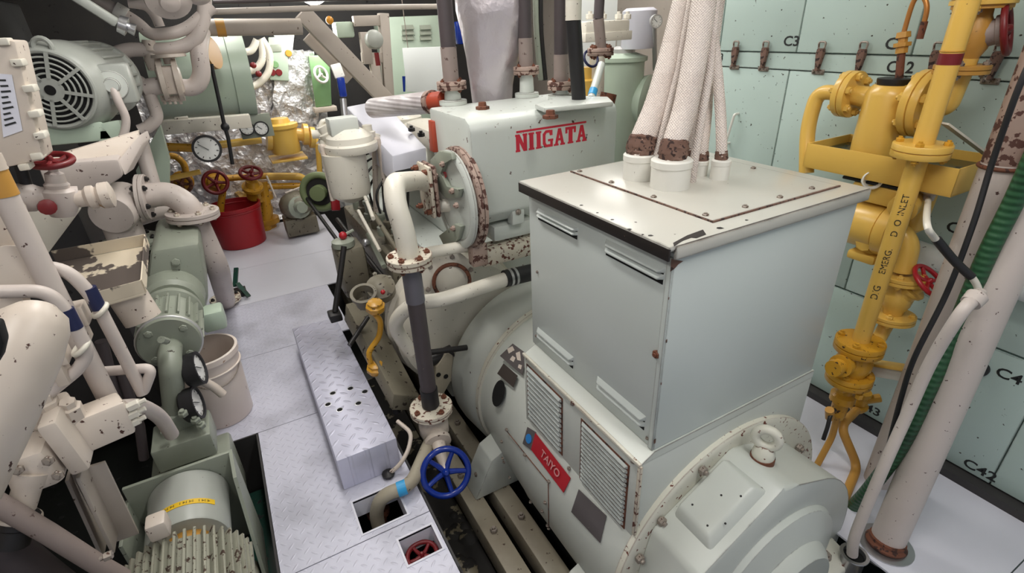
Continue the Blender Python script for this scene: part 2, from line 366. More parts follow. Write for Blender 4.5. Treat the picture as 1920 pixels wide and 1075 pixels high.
def text(s, size, mat, parent, o, ux, uy, name='lettering', wrap=None, ext=.0006, align='CENTER', squash=1, bold=0):
    """lettering laid from point o along ux (reading direction) and uy (up); wrap=(radius) bends uy round a pipe along ux"""
    cu = bpy.data.curves.new(name, 'FONT'); cu.body = s; cu.size = size; cu.align_x = align; cu.align_y = 'CENTER'; cu.extrude = ext; cu.resolution_u = 3; cu.offset = bold*size
    t = bpy.data.objects.new(name, cu); COL.objects.link(t)
    dg = bpy.context.evaluated_depsgraph_get(); me = bpy.data.meshes.new_from_object(t.evaluated_get(dg))
    bpy.data.objects.remove(t); bpy.data.curves.remove(cu)
    ux, uy = V(ux).normalized(), V(uy).normalized(); nn = ux.cross(uy)
    for v in me.vertices:
        x, y, z = v.co; x *= squash
        if wrap: v.co = V(o)+ux*x+(uy*sin(y/wrap)+nn*cos(y/wrap))*(wrap+z+.0006)-nn*wrap
        else: v.co = V(o)+ux*x+uy*y+nn*(z+.0008)
        v.co -= ORG[parent.name]
    me.materials.clear(); me.materials.append(M[mat])
    q = bpy.data.objects.new(name, me); COL.objects.link(q); q.parent = parent; ORG[q.name] = ORG[parent.name]; return q
def gauge(parent, c, axis, R, t=.03, case='black', name='dial'):
    a, u, w = frame(axis); c = V(c)
    g = MB().lathe(c-a*t, a, [(0, R*.9), (t*.15, R), (t*1.1, R), (t*1.1, R*.84), (t*.9, R*.82)], 28).obj('gauge_case', case, parent)
    f = MB().lathe(c-a*t*.2, a, [(0, R*.83), (t*.15, R*.83)], 28).obj('dial_face', 'dial', g)
    b = MB().bar(c+a*.003-u*R*.1+w*R*.1, c+a*.003+u*R*.5-w*R*.4, R*.08, .002)
    for i in range(9):
        th = -.9+i*.62; d = u*cos(th)+w*sin(th); b.bar(c+a*.001+d*R*.62, c+a*.001+d*R*.76, R*.05, .001, up=a)
    b.obj('needle', 'ink', g); return g
# ------------------------------------------------------------------ the setting
def floor_cells(rects, holes, name, mat, t=.008, gap=.002):
    b = MB()
    for (x0, x1, y0, y1) in rects:
        xs = sorted({x0, x1, *[h for q in holes for h in q[:2] if x0 < h < x1]}); ys = sorted({y0, y1, *[h for q in holes for h in q[2:] if y0 < h < y1]})
        for i in range(len(xs)-1):
            for j in range(len(ys)-1):
                cx, cy = (xs[i]+xs[i+1])/2, (ys[j]+ys[j+1])/2
                if any(h[0] < cx < h[1] and h[2] < cy < h[3] for h in holes): continue
                g = [gap if v in (x0, x1) else 0 for v in (xs[i], xs[i+1])]; k = [gap if v in (y0, y1) else 0 for v in (ys[j], ys[j+1])]
                b.span((xs[i]+g[0], ys[j]+k[0], -t), (xs[i+1]-g[1], ys[j+1]-k[1], 0))
    return b.obj(name, mat, kind='structure', loc=(0, 0, 0))
def rect(pp):
    q = [P(*p, z=0) for p in pp]; return (min((q[0].x+q[3].x)/2, 9), (q[1].x+q[2].x)/2, (q[2].y+q[3].y)/2, (q[0].y+q[1].y)/2)
H1 = rect([(662, 942), (735, 912), (768, 962), (680, 1003)]); H2 = rect([(747, 1012), (812, 985), (827, 1032), (765, 1060)])
XR = .335
floor_cells([(-.22, XR, .3, .86), (-.22, XR, .86, 1.42), (-.22, XR, 1.42, 2.27), (-.52, XR, 2.27, 3.0), (-.52, .40, 3.0, 3.75)], [H1, H2], 'floor', 'floor')
floor_cells([(-.62, .66, 3.75, 4.45), (-.62, .72, 4.45, 5.5)], [], 'floor', 'smooth')
floor_cells([(1.58, 2.24, -.4, .18), (1.58, 2.24, .18, .62), (1.66, 2.24, .62, 1.5), (1.70, 2.24, 1.5, 3.2)], [], 'floor', 'smooth')
MB().span((-2.4, -1, -.6), (3.96, 6.6, -.56)).obj('floor_bilge', 'bilged', kind='structure')  # near-black colour paints in the shade below the left machinery
for i, h in enumerate((H1, H2)):
    b = MB(); w = .008
    for p, q in (((h[0]-w, h[2]-w), (h[0], h[3]+w)), ((h[1], h[2]-w), (h[1]+w, h[3]+w)), ((h[0], h[2]-w), (h[1], h[2])), ((h[0], h[3]), (h[1], h[3]+w))):
        b.span((*p, -.09), (*q, .003))
    b.obj('trim_%d' % (i+1), 'smooth', kind='structure')
b = MB(); b.span((-.228, .3, -.5), (-.22, 2.27, .002)); b.span((-.52, 2.262, -.5), (-.22, 2.27, .002)); b.span((XR, .3, -.5), (XR+.008, 3.0, .004)); b.obj('trim_3', 'darkwall', kind='structure')
MB().span((2.262, -1, -.56), (2.32, 2.12, 2.75)).obj('wall_right', 'mint', kind='structure')
MB().span((3.9, 2.06, -.56), (3.96, 6.6, 2.75)).obj('wall_right', 'beam', kind='structure')
MB().span((2.32, 2.06, -.56), (3.96, 2.12, 2.75)).obj('wall_return', 'beam', kind='structure')
MB().span((-2.4, -1, -.56), (-2.34, 6.6, 2.75)).obj('wall_left', 'beam', kind='structure')
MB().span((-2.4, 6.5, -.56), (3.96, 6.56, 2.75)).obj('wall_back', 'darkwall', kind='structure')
MB().span((-2.4, -1, 2.75), (3.96, 6.6, 2.8)).obj('ceiling', 'white', kind='structure')
MB().span((2.19, -1, 0), (2.262, 3.4, .035)).obj('baseboard_right', 'darkwall', kind='structure')
# lockers along the side wall: every door is one thing
WX = 2.237
def door(y0, y1, z0, z1, label, st=None, sp=None, size=.055):
    r = thing('locker', label, 'locker', (WX+.011, (y0+y1)/2, z0), 'mint lockers along the side wall')
    t = MB().span((WX, y0+.002, z0+.002), (WX+.022, y1-.002, z1-.002), bev=.003).obj('door', 'mint', r)
    if st:
        for s, pos in zip(st, sp): text(s, size, 'ink', t, (WX, *pos), (0, -1, 0), (0, 0, 1), 'stencil_lettering', ext=.0003, bold=.018, squash=1.15)
    return t
def wp(px, py): q = P(px, py, x=WX); return (q.y, q.z)
UP = [(2.1, 1.94), (1.94, 1.53), (1.53, 1.08), (1.08, .64), (.64, .2)]
ul = ['mint locker farthest along the top row, beyond the cables', 'mint top row locker half hidden by the white braided cables', 'top row mint locker stencilled C3', 'top row mint locker stencilled C1 behind the copper vent pipe',
      'top row mint locker behind the yellow globe valve with dark red wheel', 'top row mint locker nearest the camera, past the red wheel']
us = [None, (['C3'], [wp(1484, 78)]), (['C1'], [wp(1680, 83)]), None, None]
for (y1, y0), l, s in zip(UP, ul, us): door(y0, y1, 1.535, 2.3, l, *(s or ()))
b = MB().span((WX-.002, .2, 1.468), (WX+.022, 2.1, 1.533)).obj('locker_rail', 'mint', label='narrow mint steel rail between top and middle rows of locker doors', cat='rail')
text('C13', .05, 'ink', b, (WX-.002, *wp(1344, 108)), (0, -1, 0), (0, 0, 1), 'stencil_lettering', ext=.0003, bold=.018)
text('C12', .055, 'ink', b, (WX-.002, *wp(1688, 127)), (0, -1, 0), (0, 0, 1), 'stencil_lettering', ext=.0003, bold=.018)
MID = [(2.1, 1.97), (1.97, 1.545), (1.545, 1.08), (1.08, .64), (.64, .2)]
ml = ['middle row mint locker farthest away behind the engine', 'middle row mint locker hidden partly by the braided cables', 'middle row mint locker with a white bar handle', 'middle row mint locker behind the yellow drip tray',
      'middle row mint locker stencilled C2 behind the pillar pipes', 'middle row mint locker nearest the camera beyond the pillar']
for i, ((y1, y0), l) in enumerate(zip(MID, ml)):
    d = door(y0, y1, .585, 1.466, l, *((['C2'], [wp(1797, 430)]) if i == 3 else ()))
    if i == 1:
        a, c = P(1385, 213, x=WX), P(1368, 268, x=WX); n = V((-.03, 0, 0))
        MB().tube([a, a+n, c+n, c], .006, 8, .012).obj('bar_handle', 'white', d)
LOW = [(2.1, 1.9), (1.9, 1.52), (1.52, 1.14), (1.14, .755), (.755, .38), (.38, 0), (0, -.4)]
ll = ['bottom row mint locker farthest away behind the engine', 'second farthest bottom row mint locker behind the engine', 'bottom row mint locker hidden behind the generator terminal housing', 'bottom row mint locker beside the generator housing edge',
      'bottom row mint locker stencilled 43 behind the yellow pipe', 'bottom row mint locker stencilled C42 beside the pillar pipe', 'bottom row mint locker just after the C42 door', 'bottom row mint locker closest to the camera']
for i, ((y1, y0), l) in enumerate(zip(LOW, ll)):
    s = {3: (['43'], [wp(1637, 770)]), 4: (['C42', 'C41'], [wp(1837, 882), (.45, .5)])}.get(i, ())
    d = door(y0, y1, .04, .58, l, *s)
    if i == 4: MB().lathe(P(1838, 690, x=WX), (-1, 0, 0), [(0, .03), (.012, .03), (.02, .02)], 18).obj('knob', 'iron', d)
    if i == 3: MB().lathe(P(1722, 572, x=WX), (-1, 0, 0), [(0, .058), (.006, .055), (.012, .03), (.013, .001)], 28).obj('round_boss', 'mint', d)
# toggle clasps across the rail
cl = [((1382, 98), 'rusty toggle clasp nearest the braided cables'), ((1437, 102), 'second rusty clasp from the braided cables on the locker rail'), ((1541, 106), 'rusty clasp just past the C3 stencil'),
      ((1618, 108), 'rusty clasp midway between C3 and C1 stencils'), ((1757, 110), 'rusty clasp right behind the yellow inlet pipe'), ((1866, 128), 'rusty clasp with bolted bracket beyond the red valve wheel')]
proto = None
for (px, py), lb in cl:
    p = P(px, py, x=WX); p.z = 1.535
    if proto is None:
        proto = t = thing('toggle_clasp', lb, 'clasp', p, 'toggle clasps on the locker doors')
        q = V(p)
        MB().prism([q+V((-.024, a, c)) for a, c in ((-.013, .02), (.013, .02), (.016, 0), (.006, -.066), (-.006, -.066), (-.016, 0))], (.02, 0, 0), .004).obj('lever', 'wrap', t)
        MB().tube([q+V((-.014, -.012, .02)), q+V((-.016, -.016, .044)), q+V((-.014, .016, .044)), q+V((-.014, .012, .02))], .004, 8, .01).obj('wire_loop', 'bolt', t)
        pl = MB().span(q+V((-.006, -.026, -.08)), q+V((0, .026, -.06)), .002).obj('base_plate', 'bolt', t)
        for s in (-1, 1): bolt(t, q+V((-.006, s*.019, -.07)), (-1, 0, 0), .006, .006)
    else: dup(proto, p-ORG[proto.name], lb)
lg = thing('lagged_pipe', 'white lagged pipe along the lockers behind the green hose', 'pipe', (2.19, .4, .81))
MB().tube([(2.19, 1.0, .87), (2.19, .8, .86), (2.19, .5, .845), (2.19, -.2, .83)], .042, 14).obj('lagging', 'lagging', lg)
for y in (.9, .1, -.1): MB().span((2.19, y-.015, .84), (2.262, y+.015, .87)).obj('bracket', 'white', lg)
# ------------------------------------------------------------------ light: deck-head fluorescents, out of the frame above; some are added fill, as named
lampdef = [((.95, .1, 2.62), .95, 'between the generator and the lockers'), ((.3, 2.1, 2.62), 1.25, 'over the walkway'), ((1.6, 2.6, 2.62), 1.0, 'over the engine'), ((.2, 4.7, 2.62), .75, 'over the far plates'), ((-.7, .3, 2.62), .7, 'over the pumps, added to fill the generator side'), ((2.9, 3.7, 2.62), .7, 'beyond the mint vessel, added to light the back room'), ((1.7, 4.6, 2.62), .7, 'before the switch cabinet, added to brighten the white board')]  # pump, vessel and cabinet fittings are unseen, added to brighten dim parts
LP = 20
for (x, y, z), k, w in lampdef:
    t = thing('ceiling_light', 'long white fluorescent fitting under the deckhead '+w, 'lamp', (x, y, z), 'fluorescent fittings')
    MB().span((x-.1, y-.62, z+.03), (x+.1, y+.62, z+.1), .01).obj('housing', 'white', t)
    for s in (-1, 1): MB().cyl((x+s*.05, y-.58, z), (x+s*.05, y+.58, z), .015, n=10).obj('tube', 'lamp', t)
    ld = bpy.data.lights.new('tube_light', 'AREA'); ld.shape = 'RECTANGLE'; ld.size = .2; ld.size_y = 1.2; ld.energy = LP*k; ld.color = (1, .975, .95)
    lo = bpy.data.objects.new('tube_light', ld); COL.objects.link(lo); lo.location = (x, y, z-.03)
w = bpy.data.worlds.new('world'); bpy.context.scene.world = w; w.use_nodes = True
w.node_tree.nodes['Background'].inputs[0].default_value = (.86, .9, 1, 1); w.node_tree.nodes['Background'].inputs[1].default_value = .48
vs = bpy.context.scene.view_settings; vs.view_transform = 'Standard'; vs.look = 'None'; vs.exposure = -.28; vs.gamma = 1; vs.use_curve_mapping = False

MB().span((-.36, .9, -.34), (-.24, 2.25, -.32), .002).obj('bilge_plate', 'bilge', label='wet dark green plate at the bottom of the deck opening', cat='plate')
# ------------------------------------------------------------------ generator
GX, GZ = 1.205, .03
g = thing('generator', 'large grey-green generator with tall terminal housing, louvred side and rounded end cover', 'generator', (GX, 1.2, -.4))
TB0, TB1 = (.84, .78), (1.556, 1.445)
rg_ = lambda i: .6+.5*abs(sin(i*2.3))
tb = MB().span((TB0[0], TB0[1], .6), (TB1[0], TB1[1], 1.213), .004).obj('terminal_box', 'box', g)
for (px, py) in ((1232, 664),): bolt(tb, P(px, py, x=TB0[0]), (-1, 0, 0), .012, .008, 'rust', 'latch_screw')
for (px, py) in ((1008, 510), (1006, 630), (1214, 822), (1066, 712)): bolt(tb, P(px, py, x=TB0[0]), (-1, 0, 0), .006, .004)
b = MB().prism([P(*q, y=TB0[1]-.0006) for q in ((1259, 486), (1281, 490), (1272, 496), (1266, 503), (1257, 510))], (0, .0006, 0)); b.prism([P(*q, x=TB0[0]-.0006) for q in ((1258, 486), (1256, 510), (1250, 502), (1252, 490))], (.0006, 0, 0))
for q, r_ in (((1250, 640), 4), ((1240, 720), 3), ((1228, 828), 6), ((1254, 560), 3)):
    c = P(*q, y=TB0[1]-.0006); k = S(r_, c); b.prism([c+V((k*.6*rg_(i)*cos(i*.9), 0, k*1.3*rg_(i+2)*sin(i*.9))) for i in range(7)], (0, .0006, 0))
b.obj('paint_chips', 'wrap', tb)
# door edge strip near the corner
b = MB().span((.836, .782, .6), (.842, .80, 1.2), .001); b.obj('corner_strip', 'box', tb)
b = MB(); b.span((.812, .772, 1.222), (1.586, 1.462, 1.236), .005)
b.span((.83, .768, 1.2), (1.586, .776, 1.232), .003)
lid = b.obj('lid', 'lid', g)
MB().span((.811, .772, 1.2), (.817, 1.46, 1.2305), .001).obj('worn_shade_edge', 'blackedge', lid)  # black lip: chipped edge plus the overhang's shade, painted in
b = MB(); b.prism([P(*q, z=1.2364) for q in ((1262, 456), (1288, 442), (1318, 431), (1324, 440), (1306, 447), (1296, 446), (1280, 452), (1264, 462))], (0, 0, .0006))
for q, r_ in (((1180, 430), 5), ((1148, 412), 4), ((1090, 385), 4), ((1220, 442), 6), ((1205, 440), 3), ((1120, 399), 3), ((1350, 428), 8), ((1400, 413), 4)):
    c = P(*q, z=1.2364); k = S(r_, c); b.prism([c+V((k*rg_(i)*cos(i*.9), k*.7*rg_(i+3)*sin(i*.9), 0)) for i in range(7)], (0, 0, .0006))
b.obj('paint_chips', 'blackedge', lid)
gp = MB().span((1.01, .83, 1.235), (1.53, 1.445, 1.2395), .002).obj('gland_plate', 'lid', g)
b = MB()
for p_, q_ in (((1.008, .828), (1.013, 1.445)), ((1.008, .826), (1.53, .831))): b.span((*p_, 1.236), (*q_, 1.2402))
b.obj('rusty_seam', 'wrap', gp)
for q in [(1.03, y) for y in (.87, 1.06, 1.25, 1.42)]+[(x, .855) for x in (1.16, 1.3, 1.44)]+[(1.50, 1.1)]: bolt(gp, (*q, 1.239), (0, 0, 1), .009, .005)
def louvre(quad):
    """hooded vent pressed out of the box side; quad = pixel corners of the hood, top-left, top-right, bottom-right, bottom-left"""
    a = [P(*q, x=TB0[0]) for q in quad]
    y0, y1 = min(a[1].y, a[2].y), max(a[0].y, a[3].y); zt = (a[0].z+a[1].z)/2; zb = (a[2].z+a[3].z)/2
    return hood(TB0[0], y0, y1, zt, zb, 2, g, 'louvre')
def hood(x, y0, y1, zt, zb, n, par, name, mat='box', mat_slot='void', out=.014):
    h = (zt-zb)/n; r = None
    for k in range(n):
        z1 = zt-k*h; z0 = z1-h*.86
        b = MB().raw([(x+.001, y0, z1), (x+.001, y1, z1), (x-out, y1-.012, z0+.003), (x-out, y0+.012, z0+.003), (x-out, y0+.012, z0), (x-out, y1-.012, z0), (x+.001, y0, z0), (x+.001, y1, z0)],
                     [(0, 1, 2, 3), (3, 2, 5, 4), (0, 3, 4, 6), (1, 7, 5, 2), (4, 5, 7, 6)], .0015)
        o = b.obj(name, mat, par)
        MB().span((x-.0015, y0+.004, z0-.0135), (x+.001, y1-.004, z0+.001)).obj('slot_shade', mat_slot, o)  # black strip below the lip paints the vent opening and its shadow line
for q in ([(1008, 388), (1083, 428), (1084, 443), (1009, 405)], [(1136, 448), (1247, 500), (1246, 524), (1136, 474)],
          [(1008, 614), (1076, 668), (1074, 684), (1009, 632)], [(1121, 706), (1212, 780), (1210, 802), (1119, 726)]): louvre(q)
# stator cover below the housing
CX0 = .79
b = MB(); b.span((CX0, .775, .2), (1.56, 1.43, .572), .004)
b.raw([(CX0, .775, .572), (CX0, 1.43, .572), (.842, 1.43, .6), (.842, .775, .6), (1.56, .775, .572), (1.56, .775, .6), (1.56, 1.43, .572), (1.56, 1.43, .6)],
      [(0, 3, 2, 1), (0, 4, 5, 3), (1, 2, 7, 6), (3, 5, 7, 2)])
sc = b.obj('stator_cover', 'gen', g)
b = MB().bar((CX0-.002, .77, .575), (CX0-.002, 1.43, .575), .012, .012, .003); b.obj('ledge_strip', 'ring', sc)
b = MB().bar((CX0-.002, .772, .29), (CX0-.002, .772, .575), .014, .01, .003, (1, 0, 0)); b.obj('corner_angle', 'chipc', sc)
def grille(px4, n):
    a = [P(*q, x=CX0) for q in px4]
    y0, y1 = (a[1].y+a[2].y)/2, (a[0].y+a[3].y)/2; zt = (a[0].z+a[1].z)/2; zb = (a[2].z+a[3].z)/2
    gr = MB().span((CX0-.002, y0-.006, zb-.006), (CX0+.001, y1+.006, zt+.006)).obj('vent_grille', 'rust', sc)
    h = (zt-zb)/n
    for k in range(n):
        z1 = zt-k*h; MB().raw([(CX0-.001, y0, z1), (CX0-.001, y1, z1), (CX0-.011, y1-.008, z1-h*.62), (CX0-.011, y0+.008, z1-h*.62), (CX0-.001, y0, z1-h*.66), (CX0-.001, y1, z1-h*.66)],
                 [(0, 1, 2, 3), (0, 3, 4), (1, 5, 2), (3, 2, 5, 4)]).obj('vent_slat', 'box', gr)
grille([(992, 690), (1055, 748), (1052, 848), (990, 780)], 11); grille([(1093, 790), (1178, 874), (1170, 984), (1088, 900)], 14)
for q in ((1074, 757), (1068, 878), (1188, 865), (1165, 1000), (988, 792)): bolt(sc, P(*q, x=CX0), (-1, 0, 0), .008, .006)
# round body
R = .478
b = MB().lathe((GX, .78, GZ), (0, 1, 0), [(0, R), (.6, R), (.62, R-.004), (.9, R-.02), (1.06, R-.034)], 72, False); body = b.obj('stator_body', 'gen', g)
b = MB().lathe((GX, .752, GZ), (0, 1, 0), [(0, .47), (.003, .486), (.006, .49), (.026, .49), (.028, .484)], 72); b.obj('end_ring', 'ring', g)
b = MB().lathe((GX, 1.83, GZ), (0, 1, 0), [(0, .45), (.004, .458), (.03, .458), (.036, .452)], 72); b.obj('drive_end_ring', 'ring', g)
b = MB().lathe((GX, 1.86, GZ-.02), (0, 1, 0), [(0, .44), (.03, .465), (.2, .485), (.24, .485), (.26, .47), (.3, .3)], 72); b.obj('fan_housing', 'gen', g)
# end cover: dished casting with a squared bearing box
pa_ = lambda ang, r, y: V((GX+r*cos(math.radians(ang)), y, GZ+r*sin(math.radians(ang))))
sec = [(a_, .40) for a_ in range(-80, 80, 8)]+[(88, .425), (97, .455), (143, .46), (190, .455), (235, .45), (262, .42)]
YF = .56
b = MB().prism([pa_(a_, r, .755) for a_, r in sec], (0, YF-.755, 0), .016); ec = b.obj('end_cover', 'gen', g)
def onflat(f, y, d):
    p, q = pa_(97, .455, y), pa_(143, .46, y); nn = (q-p).cross(V((0, 1, 0))).normalized()
    if nn.x > 0: nn = -nn
    return p+(q-p)*f+nn*d
lo8 = [onflat(f, y, -.006) for f, y in ((.10, .735), (.10, .585), (.80, .585), (.80, .735))]; hi8 = [onflat(f, y, .03) for f, y in ((.15, .73), (.17, .61), (.72, .61), (.70, .73))]
MB().hexa(lo8+hi8, .01).obj('access_cover', 'gen', ec)
for f, y in ((.3, .62), (.66, .63), (.55, .6), (.62, .7), (.4, .66)): bolt(ec, onflat(f, y, .03), onflat(f, y, 1)-onflat(f, y, 0), .0035, .001, 'iron', 'screw_hole')
b = MB().lathe((GX, YF+.002, GZ), (0, -1, 0), [(0, .30), (.02, .29), (.05, .2), (.07, .19), (.09, .17), (.092, .02)], 48); b.obj('bearing_cap', 'gen', ec)
MB().hexa([(GX+.33, .75, GZ-.35), (GX+.47, .75, GZ-.35), (GX+.46, .75, GZ-.02), (GX+.36, .75, GZ+.05), (GX+.31, .57, GZ-.35), (GX+.46, .57, GZ-.35), (GX+.45, .57, GZ-.06), (GX+.33, .57, GZ+.03)], .02).obj('side_lug', 'gen', ec)
for q in ((1315, 880), (1197, 1045), (1496, 838), (1238, 975)):
    p = P(*q, y=.748); bolt(ec, p, (0, -1, 0), .015, .016, 'bolt')
for q in ((1542, 1032),):
    p = P(*q, y=.56); bolt(ec, p, (0, -1, .3), .018, .012, 'bolt')
# lifting eye on a red-lead pad
e = P(1430, 856, z=.475)
eye = MB().cyl(e-V((0, 0, .05)), e+V((0, 0, .004)), .036, n=24).obj('eye_pad', 'rust', ec)
b = MB(); b.lathe(e, (0, 0, 1), [(0, .033), (.012, .034), (.03, .03), (.045, .018)], 18); b.torus(e+V((0, 0, .074)), (.85, .45, 0), .032, .015, 24, 10); b.obj('lifting_eye', 'ring', ec)
# plates on the round side
pc = lambda d: (lambda px, py: (lambda q: q+(q-V((GX, q.y, GZ))).normalized()*d)(PC(px, py, GX, GZ, R+.001)))
def plate(name, c4, mat, d=.002, nu=6, nv=6, par=None): return MB().patch(c4, pc(d), nu, nv).obj(name, mat, par or body, solid=.002)
rp = plate('rating_plate', [(962, 645), (988, 664), (980, 704), (938, 668)], 'plate')
[MB().patch(q_, pc(.0045), 3, 3).obj('label_patch', 'cream', rp) for q_ in ([(952, 655), (962, 650), (966, 658), (955, 664)], [(968, 663), (976, 660), (978, 678), (971, 676)], [(962, 668), (968, 672), (964, 680), (957, 675)], [(974, 684), (980, 686), (978, 694), (972, 690)])]
plate('worn_label', [(945, 682), (971, 705), (963, 727), (933, 701)], 'plated')
plate('grey_plate', [(1086, 918), (1138, 968), (1126, 1018), (1072, 960)], 'plate')
np_ = plate('maker_plate', [(1005, 812), (1071, 897), (1058, 924), (997, 843)], 'redplate', .003, 12, 4)
em = plate('emblem_panel', [(990, 801), (1006, 811), (998, 845), (981, 832)], 'plate', .0025)
lo_ = MB(); q = pc(.006); cpt = q(993, 823); nrm = (cpt-V((GX, cpt.y, GZ))).normalized(); lo_.lathe(cpt-nrm*.002, nrm, [(0, .019), (.002, .019)], 28).obj('emblem', 'bluelogo', em)
p0, p1 = q(1001, 828), q(1064, 911); pm = q(1034, 870); nn = (pm-V((GX, pm.y, GZ))).normalized(); ux = (p1-p0); ux = (ux-nn*ux.dot(nn)).normalized(); uy = nn.cross(ux)
text('TAIYO', .04, 'pale', np_, pm+nn*.001, ux, uy, ext=.0008, squash=1.1, bold=.012)
# sight hole as a flat black patch and rows of cover bolts
hp = pc(.0015)
el_ = [pc(.001)(935+11*cos(k*.3142)+4*sin(k*.3142)*-1, 738+25*sin(k*.3142)) for k in range(20)]
MB().raw(el_, [tuple(range(20))]).obj('sight_hole', 'void', body, solid=.002)
for (px, py) in ((951, 806), (942, 828), (944, 859), (946, 866), (957, 895), (996, 941), (1023, 942), (1028, 985), (1030, 990), (1018, 958), (1030, 903), (985, 853), (1068, 879)):
    p = q(px, py); bolt(body, p-(p-V((GX, p.y, GZ))).normalized()*.005, p-V((GX, p.y, GZ)), .008, .006)
b = MB()
for a_, c_ in (((948, 806), (1028, 905)), ((1028, 905), (1029, 990))):
    b.tube([pc(.0005)(a_[0]+(c_[0]-a_[0])*k/8, a_[1]+(c_[1]-a_[1])*k/8) for k in range(9)], .0018, 5)
b.obj('cover_seam', 'rust', body)
# feet on the bed rails
for y in (1.68, .92):
    b = MB().hexa([(.60, y-.07, -.3), (.86, y-.07, -.3), (.86, y+.07, -.3), (.60, y+.07, -.3), (.70, y-.07, -.1), (.86, y-.07, -.02), (.86, y+.07, -.02), (.70, y+.07, -.1)], .008)
    f = b.obj('foot', 'gen', g); bolt(f, (.655, y, -.22), (-.8, 0, .6), .016, .014)
b = MB().hexa([(1.38, .47, -.3), (1.57, .47, -.3), (1.57, .72, -.3), (1.38, .72, -.3), (1.4, .47, -.03), (1.56, .47, -.03), (1.57, .72, .03), (1.4, .72, .05)], .015); f = b.obj('foot', 'ring', g); bolt(f, (1.47, .53, -.015), (0, -.2, 1), .02, .015)
# glands and braided cables
def gland(px, py, w, h, name='cable_gland'):
    c = P(px, py, z=1.239); r = S(w, c)/2; hh = S(h, c)*1.06
    o = MB().lathe(c, (0, 0, 1), [(0, r), (hh*.72, r), (hh*.74, r*1.04), (hh*.95, r*1.04), (hh, r*.95)], 28).obj(name, 'white', g); return c, r, hh
gl = [(1197, 334, 58, 44, 'thick white braided cable leaving the back gland of the generator lid', (1293, -25), 48), (1255, 350, 72, 50, 'thickest white braided cable rising from the front gland of the lid', (1325, -25), 46),
      (1312, 328, 26, 26, 'thin white cable entering the middle small gland', (1318, 120), 22), (1348, 335, 34, 34, 'slim white cable in the small gland nearest the lockers', (1316, 130), 20), (1290, 322, 30, 28, 'white cable half hidden just behind the thickest one', (1350, -25), 26)]
for i, (px, py, w, h, lb, top, tw) in enumerate(gl):
    c, r, hh = gland(px, py, w, h); base = c+V((0, 0, hh))
    if i < 2 or i == 4: tp = P(*top, y=c.y+.12)
    else: tp = P(top[0]+10, -25, y=c.y+.22)
    rr = S(tw*1.0, tp)/2 if i < 2 else S(tw, tp)/2
    t = thing('power_cable', lb, 'cable', base, 'white braided cables on the generator lid')
    pts = [base-V((0, 0, .01)), base+(tp-base)*.06+V((0, 0, .015)), base+(tp-base)*.3+V((.012, 0, 0)), base+(tp-base)*.65+V((.01, 0, 0)), tp, tp+(tp-base)*.35+V((.03, .02, 0))]
    MB().spline(pts, rr, 16).obj('braided_sleeve', 'cable', t)
    b = MB(); d = (pts[1]-pts[0]).normalized(); L_ = .062 if i < 2 else .036
    b.lathe(pts[0], d, [(L_*f, rr*q) for f, q in ((0, .98), (.1, 1.12), (.22, 1.1), (.34, 1.22), (.5, 1.14), (.62, 1.2), (.78, 1.1), (.9, 1.13), (1, 1.02))], 28)
    for v in b.bm.verts: v.co += V((random.uniform(-1, 1), random.uniform(-1, 1), random.uniform(-1, 1)))*rr*.06
    b.obj('rusty_wrapping', 'wrap', t)
for (px, py, px2, w, lb) in ((1232, 290, 1300, 14, 'narrow white wire between the two thick braided cables'), (1303, 292, 1345, 16, 'narrow white wire right of the thickest braided cable')):
    c = P(px, py, z=1.32); tp = P(px2, -25, y=c.y+.12); pipe('thin_cable', lb, 'cable', [c+V((0, 0, -.082)), c, c+(tp-c)*.5+V((.015, 0, 0)), tp, tp+(tp-c)*.3], S(w, c)/2, 'cable')
# bed frame under the set
for x, lb, mt in ((.60, 'outer dirty steel bed rail under the generator beside the gutter', 'base'), (.74, 'inner bed rail under the generator feet', 'base'), (1.6, 'bed rail on the locker side of the generator', 'base')):
    b = MB().span((x-.045, .3, -.42), (x+.045, 4.6, -.3), .006); b.span((x-.012, .3, -.55), (x+.012, 4.6, -.42)); o = b.obj('bed_rail', mt, label=lb, cat='bed rail')
    for k in range(9): bolt(o, (x, .7+.36*k, -.3), (0, 0, 1), .016, .02)
b = MB().span((.345, .3, -.5), (.55, 3.0, -.42)); b.obj('gutter_tray', 'oily', label='oily tray in the gutter between walkway and generator', cat='tray')
random.seed(3)
b = MB()
for k in range(26): b.ball((random.uniform(.38, .53), random.uniform(.6, 1.7), -.42), random.uniform(.02, .05), (1, 1, .35), 8)
b.obj('oily_residue', 'oily', label='brown oily residue lying in the gutter tray', cat='residue', kind='stuff')
# ------------------------------------------------------------------ yellow fuel fittings by the lockers
MX, MY = 1.872, .8
mp = lambda px, py: P(px, py, y=MY)
def zat(py, px): return mp(px, py).z
t = thing('fuel_pipe', 'long straight yellow pipe hand-lettered in black running down past the drip tray', 'pipe', (MX, MY, .45))
zf1, zf2 = zat(280, 1732), zat(650, 1606)
b = MB().tube([(MX, MY, 1.95), (MX, MY, zf2)], .0285, 20); mpipe = b.obj('pipe_run', 'yellow', t)
flange(t, (MX, MY, zf1), (0, 0, 1), .078, .02, 4, 'yellow', 'yellowd', .012, 0, True)
flange(t, (MX, MY, zf2), (0, 0, 1), .082, .022, 4, 'yellowd', 'yellowd', .013, 0, True)
